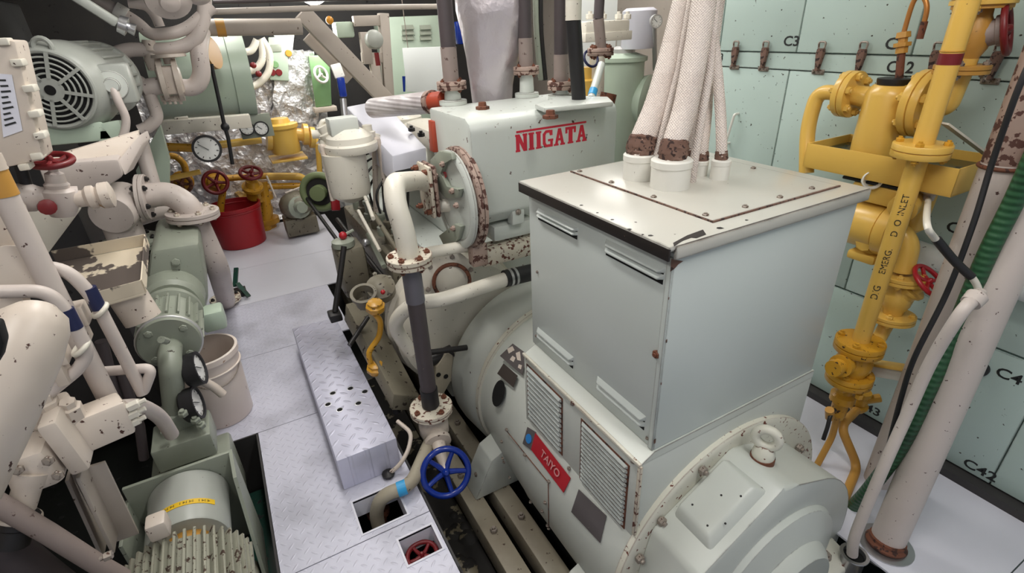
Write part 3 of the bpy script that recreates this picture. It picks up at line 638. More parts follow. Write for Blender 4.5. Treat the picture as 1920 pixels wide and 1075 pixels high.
# hand lettering wrapped round the pipe, reading upward
nrm = (EYE-V((MX, MY, .9))); nrm.z = 0; nrm.normalize(); ux = V((0, 0, 1)); uy = nrm.cross(ux)
zz = lambda py, px: zat(py, px)
for s, c, sz in (('D/G', (1640, 545), .03), ('EMERG.', (1656, 488), .027), ('D  O', (1678, 425), .027), ('INLET', (1689, 383), .026)):
    text(s, sz, 'ink', mpipe, V((MX, MY, zat(c[1], c[0])))+nrm*.0287, ux, uy, 'pipe_lettering', wrap=.0287, ext=.0001, squash=1.05)
MB().torus((MX, MY, zat(95, 1792)), (0, 0, 1), .029, .002).obj('weld_ring', 'yellowd', t)
MB().lathe((MX, MY, zat(120, 1785)), (0, 0, 1), [(0, .0292), (.03, .0292)], 18).obj('red_mark', 'redd', t)
# lower globe valve on the same pipe
def globe(name, label, c, axis, rb, l, wheel=None, wc=None, mat='yellow', Rw=.06, wmat='redd', flR=None, bon=None, group=None):
    """valve with round body between two flanges, bonnet and wheel along wheel direction"""
    a = V(axis).normalized(); c = V(c); t = thing(name, label, 'valve', c-V((0, 0, l)), group)
    MB().lathe(c-a*l, a, [(0, rb*.62), (l*.35, rb*.68), (l*.65, rb*.95), (l, rb*1.05), (l*1.35, rb*.95), (l*1.65, rb*.68), (2*l, rb*.62)], 24).obj('body', mat, t)
    R = flR or rb*1.5
    for s in (-1, 1): flange(t, c+a*s*l, a, R, R*.17, 4, mat, mat if 'yellow' in mat else 'bolt', R*.15)
    if wheel:
        w = V(wheel).normalized(); d = wc or rb*3
        b = MB(); b.lathe(c, w, [(0, rb*.8), (rb*1.1, rb*.75), (rb*1.15, rb*.9), (rb*1.35, rb*.9), (rb*1.4, rb*.5), (d*.75, rb*.35), (d*.8, rb*.2), (d*1.02, rb*.16)], 20); b.obj('bonnet', bon or mat, t)
        handwheel(t, c+w*d, w, Rw, Rw*.13, wmat)
    return t
c = mp(1600, 690); zc = c.z
t = thing('globe_valve', 'lower yellow valve body on the lettered pipe with bracket bar beside it', 'valve', (MX, MY, zc-.12))
MB().lathe((MX, MY, zf2-.02), (0, 0, -1), [(0, .05), (.02, .052), (.05, .062), (.075, .062), (.1, .05), (.115, .05)], 24).obj('body', 'yellowd', t)
q0 = V((MX, MY, zf2-.07)); side = (P(1540, 655, y=MY)-q0); side.z = .03; side.normalize()
b = MB(); b.lathe(q0, side, [(0, .034), (.07, .034), (.072, .042), (.095, .042), (.097, .028), (.12, .028), (.122, .032), (.14, .03)], 18); b.obj('side_plug', 'yellowd', t)
flange(t, (MX, MY, zf2-.145), (0, 0, 1), .08, .022, 4, 'yellowd', 'yellowd', .013)
z2 = zf2-.17
b = MB().lathe((MX, MY, z2), (0, 0, -1), [(0, .03), (.05, .03), (.06, .045), (.09, .045), (.1, .03), (.16, .028)], 20); b.obj('lower_neck', 'yellowd', t)
for d in ((.06, -.02), (-.02, -.06)): bolt(t, (MX+d[0], MY+d[1], z2-.03), (0, 0, 1), .014, .02, 'yellowd')
# side cock next to it
t = thing('drain_cock', 'small yellow cock with knurled bonnet on the pipe pair at the deck', 'valve', (MX+.06, MY+.02, .2))
cc = P(1612, 752, y=.82); b = MB().ball(cc, .032); b.lathe(cc+V((0, 0, -.05)), (0, 0, 1), [(0, .026), (.02, .038), (.03, .038), (.035, .026), (.08, .026), (.085, .036), (.1, .034)], 18); b.obj('body', 'yellowd', t)
MB().cyl(cc, cc+V((.05, -.05, .03)), .018, n=8, ch=.003).obj('packing_nut', 'yellowd', t)
# two tails down to the deck
j = P(1580, 775, y=MY); foot = P(1578, 948, z=0)
pipe('bent_drain_pipe', 'thicker bent yellow pipe dropping to the deck beside the generator end', 'pipe', [cc+V((-.02, -.01, -.03)), P(1576, 800, y=.79), P(1608, 875, y=.70), foot, foot-V((0, .02, .05))], .017, 'gold', .05)
pipe('thin_drain_pipe', 'thinner straight dull yellow pipe going down behind the generator end cover', 'pipe', [(MX, MY, z2-.14), P(1560, 820, y=.8), P(1528, 880, z=-.02)], .0125, 'gold', .03)
lv = P(1552, 780, y=.79); t = thing('cock_lever', 'little black lever handle on the thin yellow drain pipe', 'handle', lv)
MB().tube([lv+V((.04, 0, .012)), lv+V((-.005, -.01, .01)), lv+V((-.02, -.02, -.03)), lv+V((-.035, -.025, -.085))], .0075, 10, .02).obj('lever', 'iron', t)
MB().cyl(lv+V((.0, 0, .03)), lv+V((.02, 0, -.02)), .016, n=12).obj('plug', 'gold', t)
# bracket bar to the pillar
a, e = P(1635, 680, y=.78), P(1722, 694, y=.64)
t = thing('pipe_bracket', 'flat yellow and white bracket bar tying the yellow pipe to the pillar', 'bracket', a)
MB().bar(a, e, .05, .012, .002, (0, .3, 1)).obj('top_flange', 'yellow', t); MB().bar(a+V((0, 0, -.03)), e+V((0, 0, -.03)), .012, .055, .002).obj('web', 'white', t)
# strainer standing in the drip tray (its flanges face along the lockers)
SX = 2.03
sp = lambda px, py: P(px, py, x=SX)
b0, tp = sp(1655, 262), sp(1665, 158)
ax = V((SX, (b0.y+tp.y)/2, 0)); rs = S(80, b0)/2; zb, zt = b0.z, tp.z
t = thing('fuel_strainer', 'yellow strainer pot standing in the yellow drip tray', 'strainer', (ax.x, ax.y, zb))
MB().lathe((ax.x, ax.y, zb-.05), (0, 0, 1), [(0, rs*1.02), (.05, rs*1.02), (zt-zb+.02, rs*.98), (zt-zb+.035, rs*.9), (zt-zb+.05, rs*.72)], 32).obj('pot', 'yellow', t)
MB().lathe((ax.x, ax.y, zt), (0, 0, 1), [(0, rs*.62), (.012, rs*.66), (.02, rs*.66), (.022, rs*.5)], 24).obj('cover', 'iron', t)
fl = sp(1592, 180); fr = sp(1735, 185); zn = (fl.z+fr.z)/2
MB().cyl((SX, ax.y, zn-.01), (SX, fl.y, zn), rs*.55, rs*.42).obj('inlet_neck', 'yellow', t); MB().cyl((SX, ax.y, zn), (SX, fr.y, zn), rs*.6).obj('outlet_neck', 'yellow', t)
flange(t, (SX, fl.y, zn), (0, 1, 0), S(82, fl)/2, .022, 6, 'yellow', 'yellow', .014, 0); flange(t, (SX, fr.y, zn-.01), (0, 1, 0), S(120, fr)/2, .026, 6, 'yellow', 'yellow', .016, 0)
pipe('strainer_inlet_pipe', 'yellow elbow pipe dropping from the strainer flange past the tray end', 'pipe', [(SX, fl.y+.03, zn), (SX, fl.y+.12, zn), (SX-.02, fl.y+.12, zn-.13), P(1512, 325, x=SX-.05)], .027, 'yellow', .07)
# drip tray
A, B_ = P(1514, 268, x=1.93), P(1800, 318, x=1.93)
y1, y0 = A.y, B_.y; zt_ = (A.z+B_.z)/2; hgt = S(44, A)
t = thing('drip_tray', 'long yellow steel drip tray under the strainer with oily green inside', 'tray', (2.06, (y0+y1)/2, zt_-hgt))
b = MB(); w = .005; X0, X1 = 1.93, 2.2
for p, q in (((X0, y0), (X0+w, y1)), ((X1-w, y0), (X1, y1)), ((X0, y0), (X1, y0+w)), ((X0, y1-w), (X1, y1))): b.span((*p, zt_-hgt), (*q, zt_), .001)
b.span((X0, y0, zt_-hgt), (X1, y1, zt_-hgt+w)); b.obj('pan', 'yellow', t)
MB().span((X0+w, y0+w, zt_-hgt+w), (X1-w, y1-w, zt_-hgt*.35)).obj('oily_bottom', 'bilge', t)
b = MB().bar((X0+.03, y0+.09, zt_+.12), (X1-.03, y0+.004, zt_-.012), .03, .006); b.bar((X1-.03, y0+.004, zt_-.01), (X1-.03, y0+.004, zt_-.06), .03, .006, up=(1, 0, 0)); b.obj('stay', 'creamw', t)
for y in (y0+.05, y1-.05): MB().span((X1, y-.015, zt_-hgt), (WX, y+.015, zt_-hgt+.02)).obj('wall_lug', 'yellow', t)
# upper globe valve and bend at the strainer outlet
VX = SX
v = sp(1822, 70); el = sp(1810, 108)
pipe('strainer_outlet_bend', 'thick yellow bend rising from the strainer to the upper valve', 'pipe', [(SX, fr.y-.03, zn-.01), (SX, el.y+.01, zn-.01), (SX, el.y, el.z)], .034, 'yellow', .075)
t = globe('upper_globe_valve', 'yellow globe valve at the top with dark red handwheel, beside the lockers', (SX, v.y, v.z), (0, 0, 1), .048, .088, sp(1884, 54)-V((SX, v.y, v.z))+V((.02, 0, 0)), (sp(1884, 54)-V((SX, v.y, v.z))).length, 'gold', .068, 'redd', .072, 'sleeve')
flange(t, (SX, v.y, v.z+.1), (0, 0, 1), .08, .014, 4, 'yellow', 'yellow', .012)
b = MB().lathe((SX, v.y, v.z+.1), (0, 0, 1), [(0, .05), (.12, .05), (.3, .045), (.5, .045)], 20); b.obj('riser', 'yellow', t)
# copper vent with coupling above the strainer
cz = [sp(1690, 140), sp(1690, 100), sp(1695, 60), sp(1712, 5), sp(1728, -8), sp(1738, 15), sp(1728, 60)]
t = thing('vent_pipe', 'copper gooseneck vent pipe standing on the strainer cover', 'pipe', cz[0])
MB().tube([cz[0]+V((0, 0, -.03)), cz[1]], .012, 10).obj('stem', 'rust', t); MB().spline(cz[2:], .0075, 10).obj('gooseneck', 'copper', t)
d = (cz[2]-cz[1]).normalized(); l = (cz[2]-cz[1]).length
MB().lathe(cz[1], d, [(0, .018), (l*.3, .018), (l*.32, .026), (l*.5, .026), (l*.52, .014), (l*.72, .014), (l*.74, .022), (l, .02), (l*1.02, .01)], 8).obj('coupling', 'gold', t)
MB().cyl(cz[-1]+V((0, 0, .03)), cz[-1]-V((0, 0, .02)), .010).obj('brass_tip', 'rust', t)
# transfer pump behind the lettered pipe
pm = lambda px, py, x=2.0: P(px, py, x=x)
c = pm(1640, 420); t = thing('transfer_pump', 'yellow gear pump behind the lettered pipe, partly hidden by the generator housing', 'pump', c-V((0, 0, .12)))
f = pm(1662, 430); b = MB().lathe(V((2.0, f.y+.13, f.z)), (0, -1, 0), [(0, .07), (.03, .085), (.12, .085), (.124, .075), (.128, .095), (.165, .095), (.17, .08), (.18, .04)], 28); b.obj('casing', 'yellow', t)
h = pm(1655, 352); MB().span((1.95, h.y-.08, h.z-.05), (2.06, h.y+.08, h.z+.015), .01).obj('bracket_head', 'yellow', t)
MB().span((1.95, h.y-.11, h.z+.015), (2.1, h.y+.12, h.z+.026), .003).obj('top_plate', 'iron', t)
k = pm(1625, 340, 1.93); MB().lathe(k+V((.03, 0, 0)), (-.8, -.5, .2), [(0, .032), (.03, .032), (.032, .028), (.02, .022), (-.02, .02)], 20).obj('white_union', 'white', t)
k2 = pm(1690, 395, 1.94); MB().lathe(k2+V((.06, 0, .03)), (-1, -.1, -.25), [(0, .03), (.05, .045), (.08, .045), (.085, .03)], 18).obj('rounded_lug', 'yellow', t)
k3 = pm(1625, 455, 1.95); MB().lathe(k3+V((.03, 0, 0)), (-1, 0, 0), [(0, .06), (.02, .05), (.025, .03), (.05, .028)], 8).obj('hex_plug', 'yellow', t)
k4 = pm(1618, 480, 1.96); MB().span(k4-V((.02, .05, .02)), k4+V((.05, .05, .015)), .01).obj('foot', 'yellow', t)
k5 = pm(1715, 395, 2.08); MB().lathe(k5-V((0, 0, .08)), (0, 0, 1), [(0, .025), (.02, .045), (.13, .05), (.15, .05), (.16, .035)], 20).obj('side_bowl', 'yellow', t)
MB().lathe(k5+V((0, 0, .08)), (0, 0, 1), [(0, .04), (.012, .04)], 20).obj('bowl_cap', 'board', t)
# elbow and lower globe valve with bright red wheel
e0, e1, e2 = pm(1680, 455), pm(1702, 462), pm(1692, 508)
pipe('pump_outlet_bend', 'yellow bend between the gear pump and the red-wheeled valve', 'pipe', [V((2.0, f.y, f.z+.02)), V((2.0, e1.y, e1.z+.02)), V((2.0, e2.y, e2.z))], .036, 'yellow', .07)
c = pm(1682, 558); t = globe('lower_globe_valve', 'yellow globe valve with bright red handwheel behind the lettered pipe', c, (.02, .05, 1), .048, .078, pm(1742, 528)-c+V((.01, 0, 0)), .12, 'yellow', .062, 'red', .075)
pp = pm(1640, 625); pipe('valve_tail_pipe', 'short yellow pipe from the red-wheeled valve down beside the lettered pipe', 'pipe', [c-V((0, 0, .09)), V((1.95, c.y+.0, c.z-.2)), V((MX+.045, MY+.02, zf2-.05)), V((MX+.05, MY+.02, cc.z-.02))], .024, 'yellow', .05)
# ------------------------------------------------------------------ pillars, hoses, cables by the lockers
fl0 = P(1660, 1022, z=0)
t = thing('pillar_pipe', 'leaning thick white pillar pipe standing in a rusty collar by the generator end', 'pipe', fl0)
top = P(1912, 440, y=.5); d = top-fl0; MB().tube([fl0-V((0, 0, .05)), fl0+d*2.2], .052, 24).obj('shaft', 'pink', t)
MB().lathe(fl0, d, [(0, .06), (.01, .064), (.02, .056), (.03, .056)], 24).obj('collar', 'rust', t)
MB().lathe(fl0-V((0, 0, .03)), (0, 0, 1), [(0, .085), (.035, .085), (.036, .06)], 28).obj('deck_ring', 'steel', t)
lp = P(1700, 765, y=.62); MXL = lp.x
t = thing('stanchion_pipe', 'upright thick off-white stanchion pipe with a rusty flaking top, behind the green hose', 'pipe', (MXL, .62, 0))
MB().tube([(MXL, .62, -.05), (MXL, .62, 1.28)], .05, 24).obj('shaft', 'pink', t); MB().tube([(MXL, .62, 1.28), (MXL, .62, 2.0)], .05, 24).obj('flaking_top', 'rustflange', t)
MB().torus((MXL, .62, 1.27), (0, 0, 1), .052, .006).obj('wire_band', 'rust', t)
gp_ = [P(1960, 250, y=.50), P(1905, 370, y=.52), P(1850, 480, y=.53), P(1795, 610, y=.53), P(1745, 720, y=.52), P(1690, 835, y=.52), P(1632, 915, y=.56), P(1590, 962, y=.61), P(1560, 1000, y=.66), P(1545, 1050, y=.68)]
MB().spline(gp_, .024, 14).obj('corrugated_hose', 'hose', label='dark green corrugated hose slanting between the two white pillar pipes', cat='hose')
cp = [P(1960, 60, y=.6), P(1912, 160, y=.6), P(1862, 300, y=.6), P(1825, 420, y=.58), P(1775, 550, y=.57), P(1715, 670, y=.57), P(1690, 745, y=.57), P(1668, 830, y=.56), P(1660, 870, y=.56)]
MB().spline(cp, .008, 10).obj('black_cable', 'black', label='thin black cable hanging in front of the stanchion pipe', cat='cable')
cn = [P(1700, 400, x=1.95), P(1745, 365, x=2.0), P(1738, 420, y=.62), P(1755, 450, y=.6), P(1790, 490, y=.56), P(1822, 520, y=.52), P(1835, 545, y=.50), P(1830, 560, y=.49)]
t = thing('signal_cable', 'off-white cable with black sleeve hanging from a pale gland under the drip tray', 'cable', cn[-1])
gg = P(1750, 345, x=2.0); MB().lathe(gg+V((0, 0, .03)), (0, 0, -1), [(0, .03), (.03, .03), (.032, .024), (.06, .028), (.062, .018), (.085, .015)], 18).obj('gland', 'pink', t)
MB().spline([gg-V((0, 0, .05))]+cn[2:], .009, 10).obj('cable_run', 'creamw', t); MB().spline([cn[3]+V((0, 0, .002)), cn[4], cn[5]], .012, 10).obj('black_sleeve', 'black', t)
cd_ = [P(1828, 560, y=.48), P(1800, 590, y=.48), P(1745, 680, y=.50), P(1700, 780, y=.5), P(1655, 880, y=.49), P(1605, 1000, y=.48), P(1598, 1040, y=.47)]
t = thing('conduit', 'slim white conduit with elbow at its top running along the pillar to a deck socket', 'conduit', cd_[-1])
MB().spline(cd_, .017, 12).obj('tube', 'pink', t); MB().lathe(cd_[0]+(cd_[1]-cd_[0])*.3, cd_[0]-cd_[1], [(0, .024), (.03, .026), (.035, .02), (.05, .012)], 14).obj('end_fitting', 'pink', t)
sk = P(1600, 1045, z=0); t = thing('deck_socket', 'bright ringed round socket in the deck holding the slim conduit', 'socket', sk-V((0, 0, .06)))
b = MB().lathe(sk-V((0, 0, .06)), (0, 0, 1), [(0, .036), (.06, .036), (.075, .045), (.078, .044), (.078, .034), (.062, .032)], 28, False); b.obj('rim', 'steel', t); MB().lathe(sk-V((0, 0, .06)), (0, 0, 1), [(0, .03), (.062, .03)], 24).obj('hollow', 'void', t)
# ------------------------------------------------------------------ engine end: charge air cooler
Y0 = 1.9
xl, xr = P(882, 260, y=Y0).x, P(1157, 240, y=Y0).x; zt = P(900, 222, y=Y0).z; zb = P(905, 440, y=Y0).z
t = thing('charge_air_cooler', 'pale grey-green air cooler casing with red maker lettering on its face', 'cooler', ((xl+xr)/2, 2.1, zb))
pr = [(Y0, zb+.08), (Y0, zt-.05), (Y0+.012, zt-.02), (Y0+.05, zt), (2.34, zt), (2.34, zb), (Y0+.2, zb), (Y0+.06, zb+.02)]
co = MB().prism([(xl, y, z) for y, z in pr], (xr-xl, 0, 0), .012).obj('casing', 'engine', t)
# slab-serif lettering with a bar over the first letters
def slab(ch):
    """polygons in a 1 wide x 1.25 high cell"""
    H = 1.25; s = .24; r = []
    bx = lambda a, b, c, d: r.append([(a, b), (c, b), (c, d), (a, d)])
    if ch == 'N': bx(.05, 0, .34, H); bx(.68, 0, .96, H); r.append([(.06, H), (.36, H), (.94, 0), (.66, 0)]); bx(0, 0, .38, .14); bx(0, H-.14, .3, H); bx(.62, H-.14, 1, H)
    if ch == 'I': bx(.13, 0, .47, H); bx(.06, 0, .54, .14); bx(.06, H-.14, .54, H)
    if ch == 'G': r.append([(.3, 0), (.7, 0), (.7, .2), (.38, .2), (.28, .36), (.28, .9), (.38, 1.05), (.62, 1.05), (.66, .84), (.9, .84), (.9, H-.02), (.72, H-.02), (.68, H), (.3, H), (.04, 1.0), (.04, .26)]); bx(.7, .0, .92, .55); bx(.5, .42, .96, .58)
    if ch == 'A': r.append([(.1, .1), (.34, .1), (.55, 1.02), (.62, H), (.38, H)]); r.append([(.66, .1), (.92, .1), (.64, H), (.46, H), (.5, .9)]); bx(.28, .36, .74, .54); bx(0, 0, .42, .14); bx(.58, 0, 1, .14)
    if ch == 'T': bx(.32, 0, .68, H); bx(.24, 0, .76, .14); bx(.02, H-.2, .98, H); bx(.02, H-.46, .2, H); bx(.8, H-.46, .98, H)
    return r
pa, pb = P(967, 286, y=Y0), P(1100, 268, y=Y0); wd = (pb.x-pa.x); ht = (P(967, 253, y=Y0).z-pa.z)
adv = {'N': 1.05, 'I': .62, 'G': 1.02, 'A': 1.02, 'T': 1.02}; tot = sum(adv[c] for c in 'NIIGATA'); sx = wd/tot; x = pa.x
for ch in 'NIIGATA':
    b = MB()
    for k, pg in enumerate(slab(ch)): b.prism([(x+u*sx, Y0-.0010-.00012*k, pa.z+v*ht/1.25) for u, v in pg], (0, .0010+.00012*k, 0))
    b.obj('letter', 'letter', co); x += adv[ch]*sx
MB().span((pa.x+sx*.1, Y0-.0012, pa.z+ht*1.08), (pa.x+wd*.985, Y0, pa.z+ht*1.2)).obj('letter_bar', 'letter', co)
# round end with the bolted cover
cc = P(868, 372, x=.84); RR = S(94, cc)
b = MB().lathe((.80, cc.y, cc.z), (1, 0, 0), [(0, RR*.88), (.05, RR*.88)], 40); b.obj('round_neck', 'engine', t)
flange(t, (.838, cc.y, cc.z), (1, 0, 0), RR*1.02, .018, 12, 'rustflange', 'rustflange', .010)
cv = MB().lathe((.812, cc.y, cc.z), (-1, 0, 0), [(0, RR*.96), (.012, RR*.98), (.02, RR*.93), (.022, RR*.82), (.014, RR*.8), (.014, .01)], 40).obj('end_cover', 'engine', t)
pcv = lambda px, py, d=0: P(px, py, x=.776-d)
b = MB().prism([pcv(*q) for q in ((806, 300), (822, 283), (845, 287), (848, 300), (832, 305), (825, 325), (838, 352), (862, 355), (858, 372), (835, 372), (815, 350), (808, 330))], (.02, 0, 0), .004); b.obj('clamp_arm', 'pump', cv)
b = MB().prism([pcv(*q) for q in ((822, 442), (852, 420), (864, 425), (858, 448), (842, 470), (830, 458))], (.024, 0, 0), .005); b.obj('lower_lug', 'pump', cv)
for q in ((832, 308), (850, 358), (852, 428), (858, 385), (820, 330)): bolt(cv, pcv(*q), (-1, 0, 0), .013, .013, 'rustflange')
u = (pcv(848, 333)-pcv(822, 327)).normalized(); text('UP', .055, 'letter', cv, P(833, 331, x=.790), u, V((-1, 0, 0)).cross(u), ext=.0004)
# water elbow to the side flange
f0 = P(797, 350, x=.72); t2 = thing('water_elbow_pipe', 'fat cream elbow pipe curving down from the cooler end to a rusty flange', 'pipe', P(768, 487, y=1.76))
MB().span((.715, f0.y-.075, f0.z-.13), (.735, f0.y+.075, f0.z+.10), .01).obj('oval_flange', 'chipc', t2); b = MB().span((.737, f0.y-.075, f0.z-.13), (.757, f0.y+.075, f0.z+.10), .01).obj('mating_flange', 'rustflange', t2)
for dy, dz in ((-.055, .075), (.055, .075), (-.055, -.1), (.055, -.1)): bolt(b, (.715, f0.y+dy, f0.z+dz), (-1, 0, 0), .014, .02, 'rust')
B0 = P(768, 487, y=1.76)
MB().tube([(.74, f0.y, f0.z+.01), P(785, 338, x=.68), P(738, 344, y=1.86), P(742, 385, y=1.80), P(757, 430, y=1.77), B0], .04, 20, .09).obj('elbow', 'creamw', t2)
MB().tube([(.95, cc.y, f0.z-.09), (.72, f0.y, f0.z-.09)], .03, 16).obj('lower_stub', 'creamw', t2)
flange(t2, B0, (0, 0, 1), S(43, B0), .018, 6, 'chipc', 'rust', .012)
# dark overboard pipe to the deck valve
zv = P(798, 770, y=1.76).z
t = thing('discharge_pipe', 'upright dark brown-grey rubber discharge pipe between two cream flanges', 'pipe', (B0.x, B0.y, zv))
MB().tube([B0, (B0.x, B0.y, zv)], .034, 20).obj('pipe_run', 'dark', t); MB().tube([B0+V((0, 0, -.03)), B0+V((0, 0, -.18))], .0375, 20).obj('upper_sleeve', 'darksleeve', t)
MB().tube([(B0.x, B0.y, zv+.02), (B0.x, B0.y, zv+.11)], .0385, 20).obj('lower_sleeve', 'black', t)
t = thing('deck_valve', 'cream globe valve with blue handwheel at the foot of the dark discharge pipe', 'valve', (B0.x, B0.y, zv-.25))
flange(t, (B0.x, B0.y, zv), (0, 0, 1), S(40, (B0.x, B0.y, zv)), .014, 4, 'chipc', 'rust', .013)
b = MB().lathe((B0.x, B0.y, zv-.01), (0, 0, -1), [(0, .045), (.03, .045), (.07, .066), (.12, .066), (.16, .048), (.2, .05)], 24); b.obj('body', 'cream', t)
wc = P(836, 886, y=1.53); dd = (wc-V((B0.x, B0.y, zv-.1))).normalized(); b = MB(); b.lathe(V((B0.x, B0.y, zv-.1)), dd, [(0, .045), (.07, .045), (.075, .058), (.095, .058), (.1, .03), (.16, .026), ((wc-V((B0.x, B0.y, zv-.1))).length, .012)], 18); b.obj('bonnet', 'cream', t)
handwheel(t, wc, (-.12, -.86, .5), S(43, wc), S(6, wc), 'blue', 5)
e0 = V((B0.x, B0.y, zv-.13)); e1 = P(764, 912, z=.055); e2 = P(716, 930, z=.045); e3 = P(704, 962, z=-.06)
t = thing('drain_elbow', 'speckled cream bent pipe from the blue-wheeled valve into the deck opening', 'pipe', e3)
MB().tube([e0, e1-(e2-e1)*.15, e2, e3, e3+V((0, -.01, -.2))], .028, 16, .05).obj('bend', 'base', t); d = (e2-e1).normalized(); MB().cyl(e1+d*.005, e1+d*.04, .0305).obj('blue_band', 'bluetape', t)
t = thing('floor_valve', 'dark red handwheel of a valve sunk in the small deck opening', 'valve', ((H2[0]+H2[1])/2, (H2[2]+H2[3])/2, -.3))
h2 = V(((H2[0]+H2[1])/2, (H2[2]+H2[3])/2, -.06)); handwheel(t, h2, (0, 0, 1), .055, .009, 'redd'); MB().lathe(h2, (0, 0, -1), [(0, .01), (.05, .012), (.06, .05), (.1, .06), (.24, .06)], 18).obj('body', 'chipc', t)
MB().lathe(P(708, 955, z=-.14), (0, 0, -1), [(0, .05), (.02, .05), (.021, .03), (.2, .03)], 18).obj('rusty_pipe_end', 'rust', label='rusty flanged pipe end seen down in the larger deck opening', cat='pipe')
q = P(755, 850, y=1.66); pipe('hydraulic_line', 'thin cream tube with a kink beside the blue-wheeled valve', 'pipe', [P(745, 790, y=1.8), P(772, 812, y=1.72), P(766, 845, y=1.68), P(750, 872, y=1.66), P(728, 890, z=.012)], .009, 'cream', .03)
MB().ball(P(728, 889, z=.015), .022, (1.3, .9, .7), 10).obj('tube_nut', 'iron', label='dark fitting lying on the deck at the step corner', cat='fitting')
# ------------------------------------------------------------------ lower works of the engine end
t = thing('diesel_engine', 'long grey-green diesel engine block half hidden behind the generator', 'engine', (1.2, 3.4, -.4))
MB().span((.80, 2.36, -.3), (1.66, 4.7, .62), .02).obj('crankcase', 'engine', t); MB().span((.98, 2.5, .62), (1.6, 4.7, .9), .02).obj('cylinder_block', 'engine', t)
fw = P(737, 600, y=2.2); b = MB().lathe((fw.x+.36, 2.16, fw.z-.13), (0, 1, 0), [(0, .25), (.01, .34), (.03, .36), (.12, .36), (.13, .38), (.17, .38), (.2, .36)], 48); b.obj('flywheel_housing', 'creamw', t)
for k in range(4):
    y = 2.75+.5*k; MB().span((.77, y-.18, .02), (.80, y+.18, .5), .015).obj('crankcase_door', 'engine', t)
    MB().lathe((1.3, y, .9), (0, 0, 1), [(0, .16), (.16, .16), (.18, .13), (.2, .06)], 20).obj('cylinder_head', 'creamw', t)
    MB().tube([(.9, y, .9), (.84, y+.02, .95), (.82, y+.04, .8), (.80, y+.05, .55)], .008, 8).obj('fuel_line', 'iron', t)
ip = MB().span((.60, 2.5, .38), (.78, 3.6, .62), .015).obj('injection_pump', 'grime', t)
for k in range(7):
    y = 2.58+.15*k; MB().lathe((.68, y, .62), (0, 0, 1), [(0, .035), (.05, .035), (.055, .022), (.1, .022), (.11, .03), (.13, .03)], 10).obj('plunger', 'grime' if k % 2 else 'pump', ip)
    MB().tube([(.68, y, .74), (.67, y+.02, .86), (.76, y+.05, .95), (.9, y+.08, .97)], .007, 8, .05).obj('injector_line', 'iron', ip)
MB().cyl((.56, 2.4, .5), (.56, 3.7, .5), .014).obj('rack_rod', 'iron', ip); MB().span((.56, 2.4, .1), (.80, 2.7, .36), .02).obj('side_casing', 'base', t); MB().span((.55, 2.75, -.1), (.80, 3.5, .3), .02).obj('sump_door', 'grime', t)
for k in range(3): MB().lathe((.55, 2.9+.25*k, .12), (-1, 0, 0), [(0, .07), (.02, .07), (.025, .03), (.05, .025)], 16).obj('inspection_cap', 'base', t)
# water manifold running behind the terminal box
m1 = lambda px, py, y=1.98: P(px, py, y=y)
t = thing('water_manifold', 'cream horizontal water manifold with rusted joints below the cooler', 'manifold', m1(930, 480))
MB().tube([m1(800, 475), m1(872, 462)], .026, 16).obj('pipe_run', 'creamw', t)
a = m1(930, 470); MB().span((a.x-.09, 1.93, a.z-.05), (a.x+.24, 2.03, a.z+.035), .012).obj('joint_box', 'chipc', t); a = m1(895, 475, 1.93); MB().span((a.x-.035, 1.9, a.z-.055), (a.x+.04, 1.96, a.z+.05), .01).obj('end_block', 'rustflange', t)
a = m1(945, 425, 2.0); MB().span((a.x-.08, 1.95, a.z-.05), (a.x+.14, 2.06, a.z+.03), .02).obj('upper_block', 'engine', t); a = m1(965, 398, 1.94); MB().span((a.x-.03, 1.91, a.z-.05), (a.x+.035, 1.96, a.z+.05), .008).obj('lifting_lug', 'engine', t)
bolt(t, (a.x, 1.91, a.z+.01), (0, -1, 0), .014, .01)
c = m1(850, 522, 2.02); t = thing('water_pump', 'cream round-flanged water pump tucked under the manifold', 'pump', c-V((0, 0, .1)))
MB().lathe(c+V((0, .1, 0)), (-.25, -1, .15), [(0, .09), (.06, .1), (.08, .12), (.1, .12), (.105, .09), (.13, .05), (.14, .02)], 28).obj('volute', 'creamw', t); cr = MB().torus(c+V((-.02, -.03, .0)), (-.25, -1, .15), .082, .009).obj('rusty_ring', 'rust', t)
for p in ringpts(c+V((-.02, -.0, 0)), (-.25, -1, .15), .108, 6): bolt(t, p, (-.25, -1, .15), .012, .01, 'bolt')
cp_ = [m1(770, 660, 2.0), m1(742, 610, 1.98), m1(775, 572, 1.9), m1(835, 560, 1.86), m1(950, 523, 1.84)]
t = thing('cooling_pipe', 'cream cooling pipe bending round behind the dark discharge pipe', 'pipe', cp_[0]); MB().spline(cp_, .032, 16).obj('pipe_run', 'creamw', t)
t = thing('rubber_coupling', 'black rubber hose coupling with two bright clamps beside the terminal housing', 'hose', m1(975, 515, 1.84))
d = (m1(1010, 508, 1.84)-m1(940, 525, 1.84)).normalized(); s0 = m1(946, 523, 1.84); MB().cyl(s0, s0+d*.28, .039).obj('hose', 'black', t)
for k in (.02, .045): MB().cyl(s0+d*k, s0+d*(k+.012), .041).obj('clamp', 'steel', t)
c = m1(835, 715, 1.98); t = thing('pipe_clamp', 'cream cast clamp with two dark bolt holes behind the dark pipe', 'clamp', c-V((0, 0, .08)))
b = MB().prism([m1(815, 735, 1.98), m1(818, 690, 1.98), m1(838, 662, 1.98), m1(850, 668, 1.98), m1(846, 715, 1.98), m1(825, 752, 1.98)], (0, .04, 0), .006); b.obj('casting', 'base', t)
for q in ((822, 703), (836, 706)): MB().lathe(m1(*q, 1.978), (0, -1, 0), [(0, .012), (.003, .012)], 14).obj('bolt_hole', 'void', t)
